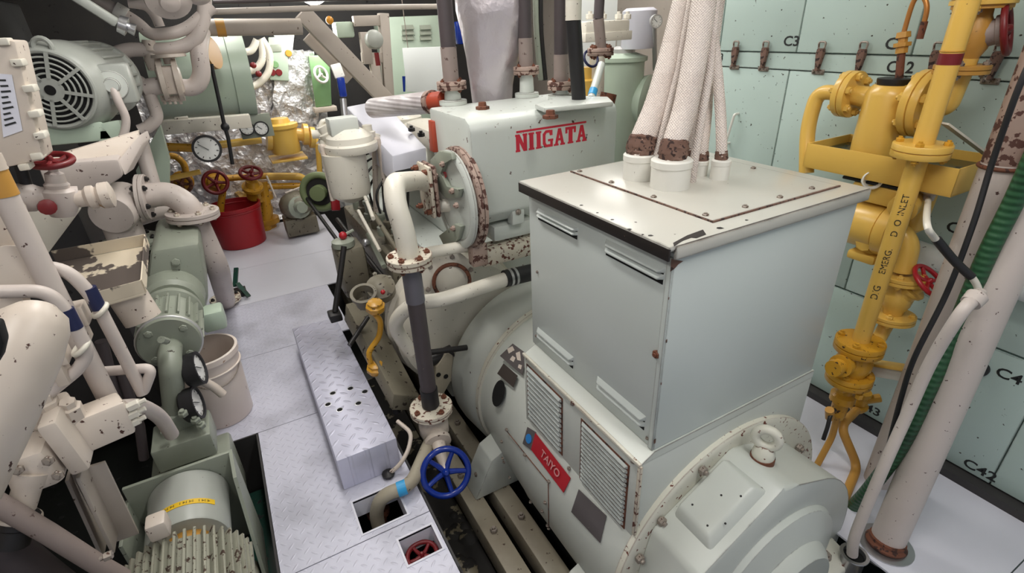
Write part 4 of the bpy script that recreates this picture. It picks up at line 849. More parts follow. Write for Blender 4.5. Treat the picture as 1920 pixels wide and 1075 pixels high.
q = m1(810, 660, 2.02); pipe('vibration_mount', 'dark rubber mount with a bright bolt below the flywheel cover', 'mount', [q+V((-.05, 0, -.05)), q+V((.1, 0, -.03))], .032, 'iron'); pipe('tie_rod', 'black tie rod behind the dark discharge pipe', 'rod', [m1(800, 662, 1.96), m1(875, 652, 1.96)], .014, 'iron')
# oil fittings and levers in the gutter
g2 = lambda px, py, y=2.1: P(px, py, y=y)
t = thing('oil_filler', 'grimy open round oil filler neck on the engine bed', 'filler', g2(683, 560, 2.25)); c = g2(682, 548, 2.25)
MB().lathe(c-V((0, 0, .06)), (-.1, -.35, .9), [(0, .045), (.05, .05), (.055, .06), (.075, .062), (.075, .048), (.04, .044)], 24, False).obj('neck', 'grime', t)
c = g2(712, 530, 2.3); t = thing('oil_cooler_cap', 'grimy bolted round cap next to the oil filler', 'cap', c-V((0, 0, .05))); MB().lathe(c-V((0, 0, .05)), (-.1, -.5, .8), [(0, .07), (.05, .07), (.055, .05), (.07, .03)], 20).obj('cap', 'grime', t)
for p in ringpts(c, (-.1, -.5, .8), .052, 4): bolt(t, p, (-.1, -.5, .8), .012, .01, 'grime')
MB().ball(g2(718, 548, 2.2), .012, n=10).obj('red_plug', 'red', label='tiny red plug beside the oil filler', cat='plug')
b = MB().hexa([g2(645, 600, 2.45), g2(735, 770, 1.9), g2(790, 770, 1.95), g2(690, 590, 2.5), g2(648, 570, 2.45), g2(738, 740, 1.9), g2(788, 745, 1.95), g2(690, 560, 2.5)], .005); b.obj('bed_bracket', 'grime', label='grimy sloping bracket plate between the step and the engine bed', cat='bracket')
yl = [g2(704, 590), g2(713, 605), g2(710, 632), g2(692, 662), g2(697, 688), g2(703, 690)]
t = thing('fuel_drain_line', 'short S-shaped yellow fuel line with knob unions at both ends', 'pipe', yl[-1])
MB().spline(yl[:5], .0135, 12).obj('tube', 'yellowd', t)
for q in ((703, 573), (704, 688)):
    c = g2(*q); b = MB().lathe(c-V((0, 0, .03)), (0, -.2, 1), [(0, .034), (.014, .044), (.034, .044), (.04, .034), (.052, .034), (.058, .02)], 8); b.obj('union', 'yellowd', t)
pipe('rubber_drain_hose', 'black drain hose running down from the lower yellow union', 'hose', [g2(710, 700), g2(725, 730, 2.05), g2(745, 775, 2.0)], .016, 'black')
t = thing('control_lever', 'black control lever standing by the engine at the walkway edge', 'lever', g2(630, 590, 2.5)); MB().tube([g2(645, 462, 2.55), g2(640, 500, 2.52), g2(628, 585, 2.45)], .014, 10).obj('bar', 'iron', t)
MB().span(g2(628, 592, 2.45)-V((.03, .04, .02)), g2(628, 592, 2.45)+V((.03, .04, .02)), .006).obj('shoe', 'iron', t)
pipe('push_rod', 'long thin black rod slanting down to the engine controls', 'rod', [P(570, 365, y=3.6), P(655, 482, y=2.7)], .011, 'iron'); pipe('slide_rod', 'thin black rod lying along the oil bed bracket', 'rod', [g2(690, 595, 2.3), g2(655, 648, 2.2)], .011, 'iron')
c = P(655, 470, y=2.75); t = thing('governor', 'small oily governor casing with a red-tipped handle', 'governor', c-V((0, 0, .2)))
MB().span(c-V((.08, .1, .25)), c+V((.07, .1, .05)), .03).obj('casing', 'grime', t); MB().lathe(c+V((-.03, -.04, .05)), (0, 0, 1), [(0, .06), (.03, .06), (.04, .03)], 16).obj('cap', 'pump', t)
k = P(643, 442, y=2.7); MB().ball(k, .022, n=12).obj('red_knob', 'red', t); MB().cyl(k, P(662, 432, y=2.72), .009, n=8).obj('handle', 'pump', t); MB().ball(P(686, 455, y=2.65), .022, n=12).obj('chrome_knob', 'steel', t)
for i, (a, e, lb, mt) in enumerate((((690, 440), (720, 500), 'grimy steel rod nearest the cream elbow flange', 'pump'), ((672, 395), (712, 470), 'pale thin pipe under the filter bowl', 'creamw'), ((700, 400), (745, 470), 'grimy link rod between filter and elbow pipe', 'grime'), ((685, 370), (700, 410), 'short cream tube leaving the filter bowl bottom', 'creamw'))):
    pipe('link_rod', lb, 'rod', [P(*a, y=2.75), P(*e, y=2.45)], (.014, .009, .013, .01)[i], mt)
# ------------------------------------------------------------------ step
SZ = .165; sa, sb = P(630, 863, z=SZ), P(744, 824, z=SZ); yb = P(548, 616, z=SZ).y; y0 = (sa.y+sb.y)/2
t = thing('step', 'lavender-grey chequer plate step box on the walkway beside the engine', 'step', ((sa.x+sb.x)/2, (y0+yb)/2, 0))
b = MB().span((sa.x, y0, .001), (sb.x, yb, SZ), .004); so = b.obj('box', 'step', t)
for q in ((624, 738), (657, 729), (684, 735), (615, 759), (672, 757), (637, 769)):
    c = P(*q, z=SZ); MB().lathe(c-V((0, 0, .002)), (0, 0, 1), [(0, .0155), (.0035, .0155), (.0036, .0128), (.0028, .0125)], 18, False).obj('hole_rim', 'steel', so); MB().lathe(c-V((0, 0, .002)), (0, 0, 1), [(0, .0124), (.0026, .0124)], 18).obj('drain_hole', 'void', so)
# ------------------------------------------------------------------ on top of the cooler
def riser(px, py, fpy, top, r, label, sleeve_h, mat='dark', zb_=None, fR=2.0):
    base = P(px, py, z=zt_c); x, y = base.x, base.y; fz = P(px-4, fpy, y=y).z
    t = thing('riser_pipe', label, 'pipe', base, 'dark riser pipes on the cooler')
    MB().lathe(base, (0, 0, 1), [(0, r*1.9), (.02, r*1.9), (.022, r*1.15), (fz-base.z, r*1.0)], 20).obj('neck', 'engine', t)
    flange(t, (x, y, fz), (0, 0, 1), r*fR, .018, 4, 'rustflange', 'rust', r*.26)
    MB().tube([(x, y, fz), (x, y, fz+sleeve_h)], r*1.06, 18).obj('sleeve', 'sleeve', t); MB().tube([(x, y, fz+sleeve_h), (x+.005, y, fz+.9)], r, 18).obj('hose', mat, t)
zt_c = zt
riser(850, 196, 160, 0, .034, 'tall dark riser pipe at the corner of the cooler above the round cover', .16)
riser(988, 182, 132, 0, .031, 'dark riser pipe in front of the wrinkled exhaust foil', .14); riser(1052, 186, 160, 0, .032, 'dark riser pipe between the exhaust and the black hose', .13)
b0 = P(1086, 195, z=zt); t = thing('vent_hose', 'black hose with a white upper end standing on the cooler', 'hose', b0)
x1 = P(1075, 38, y=b0.y); MB().tube([b0, (x1.x, b0.y, x1.z)], .031, 16).obj('hose', 'black', t); MB().tube([(x1.x, b0.y, x1.z), (x1.x, b0.y, x1.z+.4)], .033, 16).obj('white_tube', 'creamw', t)
a = P(1108, 185, z=zt); pipe('stay_bar', 'flat pale stay bar with a blue band leaning up from the cooler', 'bar', [a, P(1128, 120, y=a.y+.1)], .018, 'gen'); d = (P(1128, 120, y=a.y+.1)-a); MB().cyl(a+d*.08, a+d*.25, .02).obj('blue_band', 'bluetape', label='light blue tape band round the pale stay bar', cat='tape')
MB().prism([P(q[0], q[1], z=zt) for q in ((1003, 205), (1020, 212), (1150, 200), (1140, 190), (1050, 188))], (0, 0, .02), .006).obj('top_cover', 'engine', label='flat bolted cover plate on top of the cooler', cat='cover')
for q, lb in (((905, 205), 'rusty bolt cluster at the foot of the exhaust'), ((1032, 222), 'dark bolt by the cover plate above the lettering')):
    c = P(*q, z=zt); MB().lathe(c, (0, 0, 1), [(0, .03), (.012, .03), (.015, .018), (.03, .016)], 6).obj('stud', 'rust', label=lb, cat='stud')
# exhaust wrapped in foil
e0, e1 = P(922, 214, y=2.5), P(928, -12, y=2.5); r0, r1 = S(33, e0), S(68, e1)
rg = random.Random(5); b = MB(); vs = []; fs = []; n = 28; kk = 16
ph = [rg.uniform(0, 6) for _ in range(6)]
for j in range(kk+6):
    f = j/kk-.12; c = e0+(e1-e0)*f; rr = r0+(r1-r0)*min(1, f*1.15) if f < .87 else r1
    for i in range(n):
        th = 2*pi*i/n; w = 1+.06*sin(3*th+ph[0]+f*2)+.04*sin(5*th+ph[1]-f*3)+.02*sin(9*th+f*9)
        if f < .5: w *= 1-.18*max(0, cos(th-5.2))*(1-abs(f-.28)/.3 if abs(f-.28) < .3 else 0)
        vs.append(c+V((cos(th), sin(th), 0))*rr*w)
for j in range(kk+5):
    for i in range(n): fs.append((j*n+i, j*n+(i+1) % n, (j+1)*n+(i+1) % n, (j+1)*n+i))
b.raw(vs, fs); b.obj('exhaust_trunk', 'exh', label='wide exhaust trunk wrapped in wrinkled silvery foil', cat='exhaust')
# foil flex hose
fa, fb = P(700, 203, y=3.0), P(806, 192, y=2.5); t = thing('flex_duct', 'ribbed silver flexible duct lying across to the cooler', 'duct', fa); MB().cyl(fa, fb, .052, n=24).obj('duct', 'flex', t); d = (fb-fa).normalized()
MB().cyl(fb, fb+d*.03, .055).obj('rusty_clamp', 'rustflange', t); MB().cyl(fb+d*.03, fb+d*.12, .045).obj('red_lead_stub', 'redlead', t)
qa = [(735, 292), (800, 276), (802, 336), (738, 352)]; qb = [(648, 200), (716, 187), (718, 225), (652, 238)]
t = thing('intake_duct', 'sloping lavender-grey square duct over the engine', 'duct', P(770, 340, y=2.7))
A_ = [P(*q, y=2.7) for q in qa]; Bq = [P(*q, y=3.6) for q in qb]; MB().hexa([A_[3], A_[2], Bq[2], Bq[3], A_[0], A_[1], Bq[1], Bq[0]], .012).obj('duct', 'lav', t)
MB().hexa([P(738, 352, y=2.7), P(802, 336, y=2.7), P(802, 336, y=3.2), P(738, 352, y=3.2), P(738, 320, y=2.7), P(802, 306, y=2.7), P(802, 306, y=3.2), P(738, 320, y=3.2)], .006).obj('transition', 'engine', t)
for q, lb in (((762, 252), 'white engine cover panel with studs under the flex duct'),):
    c = P(838, 262, y=2.75); t = thing('head_cover', lb, 'cover', c-V((0, 0, .1))); MB().span((c.x-.06, 2.6, c.z-.08), (c.x+.14, 3.3, c.z+.04), .03).obj('cover', 'creamw', t)
    for q2 in ((772, 246), (790, 256), (812, 268)): bolt(t, P(*q2, z=c.z+.04), (0, 0, 1), .02, .02, 'iron')
rs_ = P(812, 226, y=2.3); re_ = P(815, 284, y=2.3); MB().bar(rs_, re_, .03, .05, .003, (0, 1, 0)).obj('gasket_strip', 'redlead', label='upright red-lead strip behind the cooler corner', cat='strip')
# ------------------------------------------------------------------ filter and neighbours
FY = 2.9; c0 = P(658, 362, y=FY); c1 = P(660, 283, y=FY); rf = S(40, c1)
t = thing('oil_filter', 'cream cylindrical filter bowl hanging beside the intake duct', 'filter', c0-V((0, 0, .06)))
MB().lathe(c0, (0, 0, 1), [(-.05, rf*.25), (-.035, rf*.55), (-.005, rf*.92), (.02, rf*.97), (c1.z-c0.z, rf)], 32).obj('bowl', 'creamw', t)
MB().lathe(c1, (0, 0, 1), [(0, rf*1.18), (.012, rf*1.22), (.04, rf*1.22), (.05, rf*1.1), (.08, rf*1.05), (.1, rf*.8), (.12, rf*.5)], 32).obj('lid', 'creamw', t)
h = c1+V((-.02, 0, .12)); MB().span(h-V((.08, .05, .03)), h+V((.07, .05, .06)), .01).obj('head', 'gen', t)
for k in (-1, 1): MB().tube([c1+V((k*rf*1.1, 0, .03)), c1+V((k*rf*1.3, 0, .05)), c1+V((k*rf*1.3, .0, -.25))], .014, 10, .03).obj('tie_bolt', 'cream', t)
for a, e, r_, mt, nm, lb in (((622, 290), (640, 350), .03, 'creamw', 'filter_tube', 'slim cream pipe on the aisle side of the filter bowl'), ((722, 262), (718, 345), .04, 'creamw', 'lube_pipe', 'cream upright pipe between filter and intake duct'), ((703, 270), (706, 410), .018, 'cream', 'support_rod', 'cream support rod behind the filter bowl')):
    pipe(nm, lb, 'pipe', [P(*a, y=FY+.1), P(*e, y=FY+.1)], r_, mt)
for k, (px, py, s) in enumerate(((620, 250, .05), (640, 262, .04), (690, 250, .045), (605, 275, .035), (700, 262, .035))):
    c = P(px, py, y=FY+.08); lb = ['cream pipe fitting at the aisle end of the filter head', 'little cream elbow above the filter lid', 'cream fitting between filter head and duct', 'outermost cream fitting overhanging the walkway', 'small cream union against the intake duct'][k]
    b = MB(); b.lathe(c-V((0, 0, s)), (.2*(k-2), 0, 1), [(0, s*.7), (s*.5, s*.9), (s*1.2, s*.9), (s*1.3, s*.6), (s*2, s*.6)], 10); b.cyl(c, c+V((.09*(1 if k % 2 else -1), .03, .0)), s*.45, n=10); b.obj('pipe_fitting', 'creamw', label=lb, cat='fitting', group='fittings round the filter head')
t = thing('handle_pipe', 'bent cream grab pipe with a dark end on top of the filter', 'pipe', P(600, 232, y=3)); MB().tube([P(600, 240, y=3), P(603, 228, y=3), P(628, 225, y=3), P(632, 240, y=3)], .013, 10, .03).obj('tube', 'creamw', t)
a = P(641, 130, y=3.1); t = thing('ball_valve', 'ball valve with long blue lever handle above the filter', 'valve', P(648, 235, y=3.05)); MB().tube([P(648, 235, y=3.05), P(643, 185, y=3.08)], .018, 12).obj('stem', 'steel', t)
MB().bar(P(644, 182, y=3.05), P(638, 145, y=3.05), .04, .025, .008, (0, 1, 0)).obj('blue_grip', 'blue', t); MB().bar(P(638, 146, y=3.06), P(628, 120, y=3.08), .055, .02, .006, (0, 1, 0)).obj('white_plate', 'white', t)
c = P(600, 360, y=3.5); t = thing('hose_reel', 'olive round reel with pale hub under the yellow pipes', 'reel', c-V((0, 0, .12))); MB().torus(c, (-.5, -1, .1), .11, .022).obj('rim', 'hosegreen', t); MB().lathe(c, (-.5, -1, .1), [(-.03, .05), (.06, .05), (.062, .03)], 18).obj('hub', 'hosegreen', t); MB().lathe(c, (.5, 1, -.1), [(0, .105), (.04, .105)], 24).obj('back_disc', 'iron', t)
MB().bar(P(625, 345, y=3.3), P(630, 395, y=3.25), .05, .04, .006, (0, 1, 0)).obj('fire_bottle', 'red', label='narrow red bottle beside the olive reel', cat='bottle')
# ------------------------------------------------------------------ pumps and pipes along the walkway (near to far)
def py_(y): return lambda px, py, d=0: P(px, py, y=y+d)
# big off-white casing at the very edge
n = py_(1.05); t = thing('casing', 'large smooth off-white pump casing cut off by the picture edge', 'casing', n(20, 860))
MB().tube([n(66, 582, .12), n(64, 592, .11), n(58, 612, .1), n(36, 662, .07), n(-22, 775, .04), n(-95, 920, .04)], [.034, .05, .058, .064, .07, .075], 32).obj('shell', 'cream', t)
MB().prism([n(-40, 605, -.075), n(-2, 612, -.075), n(8, 645, -.075), n(0, 680, -.075), n(-40, 690, -.075)], (0, .03, 0), .004).obj('bore', 'void', t)
q = py_(1.12); MB().prism([q(-30, 760), q(5, 800), q(28, 845), q(0, 880), q(-40, 900)], (0, -.06, 0), .008).obj('rusted_flange_edge', 'chipc', t)
# white junction cabinet with lugs
n = py_(1.75); t = thing('junction_cabinet', 'off-white junction cabinet with edge lugs and a paper notice', 'cabinet', n(30, 310))
c4 = [n(-60, 70), n(28, 76), n(82, 300), n(-40, 325)]
b = MB().hexa([c4[3]+V((0, .12, 0)), c4[2]+V((0, .12, 0)), c4[1]+V((0, .12, 0)), c4[0]+V((0, .12, 0)), c4[3], c4[2], c4[1], c4[0]], .006); cb = b.obj('body', 'cream', t)
for (px, py) in ((10, 78), (36, 117), (58, 165), (68, 212), (78, 252), (72, 290), (50, 310)):
    p = n(px, py, .02); MB().span(p-V((.011, .03, .008)), p+V((.012, .02, .008)), .003).obj('lug', 'creamw', cb)
pp = [n(-6, 138, -.003), n(22, 140, -.003), n(42, 245, -.003), n(6, 258, -.003)]
pn = MB().hexa([*[p+V((0, .002, 0)) for p in pp], *pp]).obj('paper_notice', 'paper', cb)
for k in range(9):
    f = .1+k*.09; a = pp[0]*(1-f)+pp[3]*f; e = pp[1]*(1-f)+pp[2]*f; MB().bar(a*.85+e*.15+V((0, -.001, 0)), a*(.45-.1*(k % 3))+e*(.55+.1*(k % 3))+V((0, -.001, 0)), .0015, .004).obj('printed_line', 'ink', pn)
# upright post with orange tape, frame plates
n = py_(1.62); a, e = n(72, 490), n(8, 330); pz_ = n(195, 765).z
t = thing('frame_post', 'round off-white frame post with a band of worn orange tape', 'post', (a.x, a.y, pz_))
MB().tube([(a.x, a.y, pz_), (a.x, a.y, e.z+.02)], S(19, a), 18).obj('post', 'pink', t); MB().cyl((a.x, a.y, e.z-.045), (a.x, a.y, e.z+.015), S(20.5, a)).obj('orange_band', 'gold', t)
MB().cyl((a.x, a.y, e.z+.015), (a.x, a.y, e.z+.05), S(22, a)).obj('post_cap', 'cream', t)
n = py_(2.1); b = MB().prism([n(-40, 390), n(150, 360), n(150, 395), n(72, 500), n(60, 520), n(-40, 540)], (0, .03, 0), .004); b.obj('gusset_plate', 'creamw', label='cream triangular gusset plate under the red-wheeled valve', cat='plate')
n = py_(1.7); MB().prism([n(-60, 400), n(20, 395), n(38, 460), n(30, 540), n(-60, 560)], (0, .15, 0), .02).obj('side_tank', 'cream', label='small cream tank edge beside the orange-banded post', cat='tank')
n = py_(1.7); b = MB(); c = n(22, 500); b.lathe(c, (.3, -1, .2), [(0, .05), (.03, .055), (.035, .04), (.06, .04), (.065, .06), (.09, .06)], 18); b.obj('union_nut', 'cream', label='chunky cream union where the upper bent pipe starts', cat='fitting')
c = n(8, 560); b = MB().lathe(c, (.3, -1, .2), [(0, .045), (.03, .05), (.035, .035), (.07, .035)], 18); b.obj('union_nut', 'cream', label='chunky cream union where the lower bent pipe starts', cat='fitting')
# two bent cream pipes with dark bands
n = py_(1.65); w = [n(20, 508), n(115, 497), n(172, 552), n(268, 738), n(286, 690), n(180, 698, .05)]
t = thing('bent_pipe', 'upper cream bent pipe with a dark blue band, doubling back in a hairpin', 'pipe', w[3]); r_ = S(11.5, w[2])
MB().tube(w[:3]+[w[3]], r_, 16, .09).obj('pipe_run', 'pink', t); MB().tube([w[2]*.1+w[3]*.9, w[3], w[4]+V((0, 0, .0)), w[5]], r_*.9, 14, .028).obj('hairpin', 'pink', t)
d = (w[3]-w[2]).normalized(); MB().cyl(w[2]-d*.02, w[2]+d*.045, r_*1.06).obj('dark_band', 'bluedark', t)
n = py_(1.5); w = [n(-30, 548), n(90, 545), n(128, 590), n(165, 660), n(150, 690), n(70, 755)]
t = thing('bent_pipe', 'lower cream bent pipe with a blue-green band curving back to the edge', 'pipe', w[5]); r2 = S(12, w[2])
MB().tube(w, r2, 16, .06).obj('pipe_run', 'pink', t); d = (w[3]-w[2]).normalized(); MB().cyl(w[2]-d*.015, w[2]+d*.04, r2*1.06).obj('dark_band', 'bluedark', t)
for (px, py, y, lb) in ((188, 582, 1.65, 'cream U-bolt clamp on the upper bent pipe'), (152, 652, 1.5, 'cream U-bolt clamp on the lower bent pipe')):
    c = P(px, py, y=y); t = thing('pipe_clamp', lb, 'clamp', c); d = V((.5, .1, -.8)).normalized()
    MB().torus(c, d, r_*1.25, .007).obj('u_bolt', 'creamw', t); MB().span(c+V((-.12, -.02, -.03)), c+V((-.03, .04, .03)), .006).obj('bracket', 'cream', t); MB().span(c+V((-.07, -.03, -.08)), c+V((-.045, .03, .0)), .004).obj('bracket_web', 'cream', t)
# valve block
n = py_(1.45); t = thing('valve_block', 'cream cast valve block with a screwed end cover and hoses', 'valve', n(150, 880))
ax = (n(232, 760)-n(60, 830)); ax = V((.86, .1, .28)).normalized(); up = V((-.2, 0, 1))
MB().bar(n(140, 812, .06), n(238, 772, .1), .09, .105, .01, up).obj('outlet_block', 'cream', t)
MB().bar(n(112, 818, .03), n(148, 805, .03), .15, .17, .01, up).obj('centre_plate', 'cream', t)
eb = MB().bar(n(30, 878, .0), n(112, 848, .0), .12, .115, .02, up).obj('end_block', 'cream', t)
for q in ((92, 863), (35, 880), (110, 890)): bolt(eb, n(*q, -.07), (-.1, -1, .3), .013, .01, 'bolt')
b = MB(); p0 = n(62, 880, -.03); dn = (n(45, 935, -.05)-p0).normalized(); b.lathe(p0, dn, [(0, .045), (.03, .04), (.05, .03), (.1, .03)], 18); b.obj('nozzle', 'cream', t)
p1 = p0+dn*.09; MB().lathe(p1, dn, [(0, .025), (.02, .03), (.025, .045), (.05, .045), (.055, .04), (.1, .04)], 14).obj('hose_clamp', 'iron', t); MB().torus(p1+dn*.03, dn, .042, .006).obj('clamp_ring', 'cream', t)
for q in ((65, 770), (85, 755), (100, 780), (130, 765)):
    p = n(*q, .05); MB().lathe(p-V((0, 0, .04)), (.1, -.2, 1), [(0, .026), (.05, .026), (.052, .018), (.07, .018)], 6).obj('plug', 'cream', t)
MB().bar(n(40, 800, .12), n(120, 775, .12), .1, .09, .01, up).obj('rear_block', 'cream', t)
for k in range(3): bolt(t, n(240, 765+k*16, .07), (1, 0, .2), .014, .03, 'creamw')
w = [n(225, 765, .12), n(262, 760, .2), n(300, 780, .3), n(322, 815, .4)]; pipe('curved_pipe', 'fat cream pipe arching from the valve block to the gauge pump', 'pipe', w, S(14, w[1]), 'pink', .1)
# support leg and dark pipe below
n = py_(1.5); b = MB(); b.bar(n(150, 880), n(215, 1020), .075, .01, .002, (1, 0, 0)); b.bar(n(165, 875, .04), n(232, 1010, .04), .01, .08, .002, (1, 0, 0)); b.bar(n(130, 885, .05), n(195, 1030, .05), .075, .01, .002, (1, 0, 0)); b.obj('support_channel', 'beam', label='grimy steel channel leg under the valve block', cat='leg')
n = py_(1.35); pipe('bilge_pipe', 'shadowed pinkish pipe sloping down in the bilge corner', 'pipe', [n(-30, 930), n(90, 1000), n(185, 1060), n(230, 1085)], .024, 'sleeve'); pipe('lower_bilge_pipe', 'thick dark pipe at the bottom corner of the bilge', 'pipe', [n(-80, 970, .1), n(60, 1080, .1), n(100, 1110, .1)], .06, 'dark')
n = py_(2.1); pipe('rear_pipe', 'mauve pipe painted dark as shade, standing in the gap behind the valve block', 'pipe', [n(225, 690), n(262, 800), n(270, 860)], .018, 'dark'); pipe('dim_pipe', 'upright pipe painted dark as shade, left of the mauve one', 'pipe', [n(190, 640), n(215, 740), n(232, 800)], .02, 'dark')  # dark colour on both pipes stands in for the shade of the gap
# motor with cooling fins, coupling guard and frame in the floor opening
AX = -.455; AZ = .165; mz = P(350, 985, y=1.5)
def yy(px, py): return P(px, py, x=AX)
t = thing('finned_motor', 'old grey-green electric motor with long cooling fins in the deck opening', 'motor', (AX, 1.2, -.3))
RM = .17; MB().lathe((AX, .95, AZ), (0, 1, 0), [(0, RM*.9), (.02, RM*.98), (.5, RM*.98), (.53, RM*.8), (.55, RM*.4)], 40).obj('frame', 'fin', t)
for k in range(22):
    th = math.radians(-84+k*8); c = V((sin(th), 0, cos(th)))
    MB().bar(V((AX, .96, AZ))+c*RM*.97, V((AX, 1.46, AZ))+c*RM*.97, .009, .055, .002, c).obj('fin', 'fin', t)
q = P(298, 985, y=1.47); MB().span(q-V((.03, .03, .035)), q+V((.025, .03, .03)), .01).obj('terminal_box', 'cream', t); bolt(t, P(210, 1040, y=1.1), (-1, 0, 0), .01, .015)
MB().span((AX-.16, .95, -.2), (AX+.16, 1.6, -.05), .01).obj('bed', 'fin', t)
t = thing('coupling_guard', 'round grey coupling guard with a strip of yellow label tape', 'guard', (AX, 1.72, -.1))
RG = .128; G0 = MB().lathe((AX, 1.56, AZ+.005), (0, 1, 0), [(0, RG*.97), (.008, RG), (.21, RG), (.22, RG*1.02), (.235, RG*1.02)], 44); gd = G0.obj('shell', 'motor', t)
MB().lathe((AX, 1.57, AZ+.005), (0, -1, 0), [(0, RG*.62), (.05, RG*.6), (.055, RG*.4)], 28).obj('rubber_element', 'gold', t)
b = MB(); vs = []
for k in range(15):
    th = math.radians(-52+k*7.4); c = V((sin(th), 0, cos(th)))
    for y in (1.625, 1.648): vs.append(V((AX, y, AZ+.005))+c*(RG+.0012))
b.raw(vs, [(2*k, 2*k+1, 2*k+3, 2*k+2) for k in range(14)]); tp_ = b.obj('label_tape', 'tape', gd, solid=.0012)
b = MB()
for k in range(22):
    if k % 6 == 5: continue
    th = math.radians(-44+k*4.1); c = V((sin(th), 0, cos(th))); u = V((cos(th), 0, -sin(th))); p = V((AX, 1.6365, AZ+.005))+c*(RG+.0024)
    b.bar(p-u*.003-V((0, .005, 0)), p-u*.003+V((0, .005, 0)), .0016, .0006, 0, c)
    if k % 2: b.bar(p-u*.003, p+u*.003, .0018, .0006, 0, c)
b.obj('tape_lettering', 'ink', tp_)
b = MB(); b.span((AX-.17, 1.80, -.12), (AX+.17, 1.815, .31), .003); b.span((AX-.18, 1.6, -.12), (AX-.168, 1.815, .25), .003); b.hexa([(AX+.168, 1.5, -.14), (AX+.18, 1.5, -.14), (AX+.18, 1.815, -.14), (AX+.168, 1.815, -.14), (AX+.168, 1.7, .27), (AX+.18, 1.7, .27), (AX+.18, 1.815, .31), (AX+.168, 1.815, .31)])
b.obj('bracket_frame', 'pump', t)
MB().span((AX-.16, 1.82, -.15), (AX+.14, 2.2, .12), .015).obj('screw_pump', 'pump', label='green screw pump body just behind the coupling frame', cat='pump')
t = thing('gauge_pump', 'grey-green bolted pump head carrying two gauges', 'pump', P(340, 830, y=2.05))
n = py_(2.08); c = n(345, 815); MB().span(c-V((.11, .08, .09)), c+V((.1, .1, .02)), .01).obj('block', 'pump', t)
MB().bar(n(325, 770, .1), n(340, 800), .12, .12, .02).obj('upper_block', 'pump', t)
for q in ((312, 812), (368, 790), (345, 778), (378, 800)): bolt(t, n(*q, -.06), (0, -.3, 1), .018, .02, 'pump')
# gauges look out over the walkway
for (px, py, lb, y) in ((366, 690, 'upper black cased gauge beside the white pail', 2.15), (362, 755, 'lower black cased gauge under the upper one', 2.08)):
    c = P(px+8, py, y=y); t = thing('pressure_gauge', lb, 'gauge', c-V((.05, 0, .06)), 'black gauges by the pail'); gauge(t, c, (.99, -.12, .12), S(32, c), .05)
    MB().tube([c+V((-.05, .03, 0)), c+V((-.09, .04, -.02)), c+V((-.1, .03, -.09))], .011, 8, .02).obj('stem', 'iron', t)
n = py_(2.2); MB().tube([n(350, 700), n(400, 725), n(418, 740)], .018, 10, .02).obj('brass_elbow', 'cream', label='cream pipe elbow between the gauges and the pail', cat='fitting')
# small pump motor with green elbow
MXX = P(318, 645, y=2.25); rmm = S(54, MXX)
t = thing('pump_motor', 'round-faced green flange motor with ribs, axis pointing at the camera', 'motor', (MXX.x, 2.6, MXX.z-rmm))
o = V((MXX.x, 2.25, MXX.z)); b = MB().lathe(o, (0, 1, 0), [(0, rmm*.93), (.01, rmm*.97), (.03, rmm), (.045, rmm), (.05, rmm*.88), (.26, rmm*.88), (.27, rmm*1.05), (.30, rmm*1.05), (.31, rmm*.9), (.4, rmm*.8)], 40); b.obj('body', 'pump', t)
MB().torus(o+V((0, .02, 0)), (0, 1, 0), rmm*.97, .007).obj('bright_rim', 'silver', t)
for k in range(18):
    th = 2*pi*k/18; c = V((cos(th), 0, sin(th))); MB().bar(o+c*rmm*.9+V((0, .06, 0)), o+c*rmm*.9+V((0, .25, 0)), .009, .035, .002, c).obj('rib', 'pump', t)
for p in ringpts(o, (0, -1, 0), rmm*.72, 4, .7): bolt(t, p, (0, -1, 0), .016, .008, 'pump')
t = thing('oil_elbow', 'fat glossy green elbow pipe hanging from the round motor face', 'pipe', P(322, 740, y=2.1))
n = py_(2.12); MB().tube([o+V((0, .02, -.02)), o+V((0, -.09, -.01)), n(320, 690), n(326, 750), n(330, 790)], .042, 18, .06).obj('elbow', 'pump', t)
MB().cyl(n(312, 640), n(302, 637, -.03), .014, n=8).obj('tip', 'pump', t)
# pump casing beyond
t = thing('cargo_pump', 'big ridged green screw pump casing behind the small motor', 'pump', (o.x+.02, 3.0, -.1))
n = py_(2.75); MB().prism([n(268, 590), n(282, 470), n(375, 455), n(392, 560), n(380, 600), n(320, 610)], (0, .55, 0), .03).obj('casing', 'pump', t)
MB().lathe((o.x, 2.62, o.z), (0, 1, 0), [(0, rmm*.95), (.02, rmm*1.1), (.15, rmm*1.15), (.16, rmm*.9)], 28).obj('end_bell', 'pump', t)
for q in ((330, 492), (345, 523), (350, 542), (370, 552)): bolt(t, n(*q, -.005), (0, -1, .2), .02, .012, 'pump')
n = py_(3.1); MB().span(n(290, 470)-V((.12, 0, .02)), n(390, 470)+V((.02, .3, .04)), .01).obj('top_flange', 'pump', t); MB().span(n(322, 440), n(372, 400)+V((0, .2, 0)), .02).obj('valve_chest', 'pump', t)
n = py_(2.6); c = n(400, 595); MB().span(c-V((.05, .06, .05)), c+V((.05, .06, .05)), .015).obj('switch_box', 'tank', label='small mint switch box behind the white pail', cat='box')
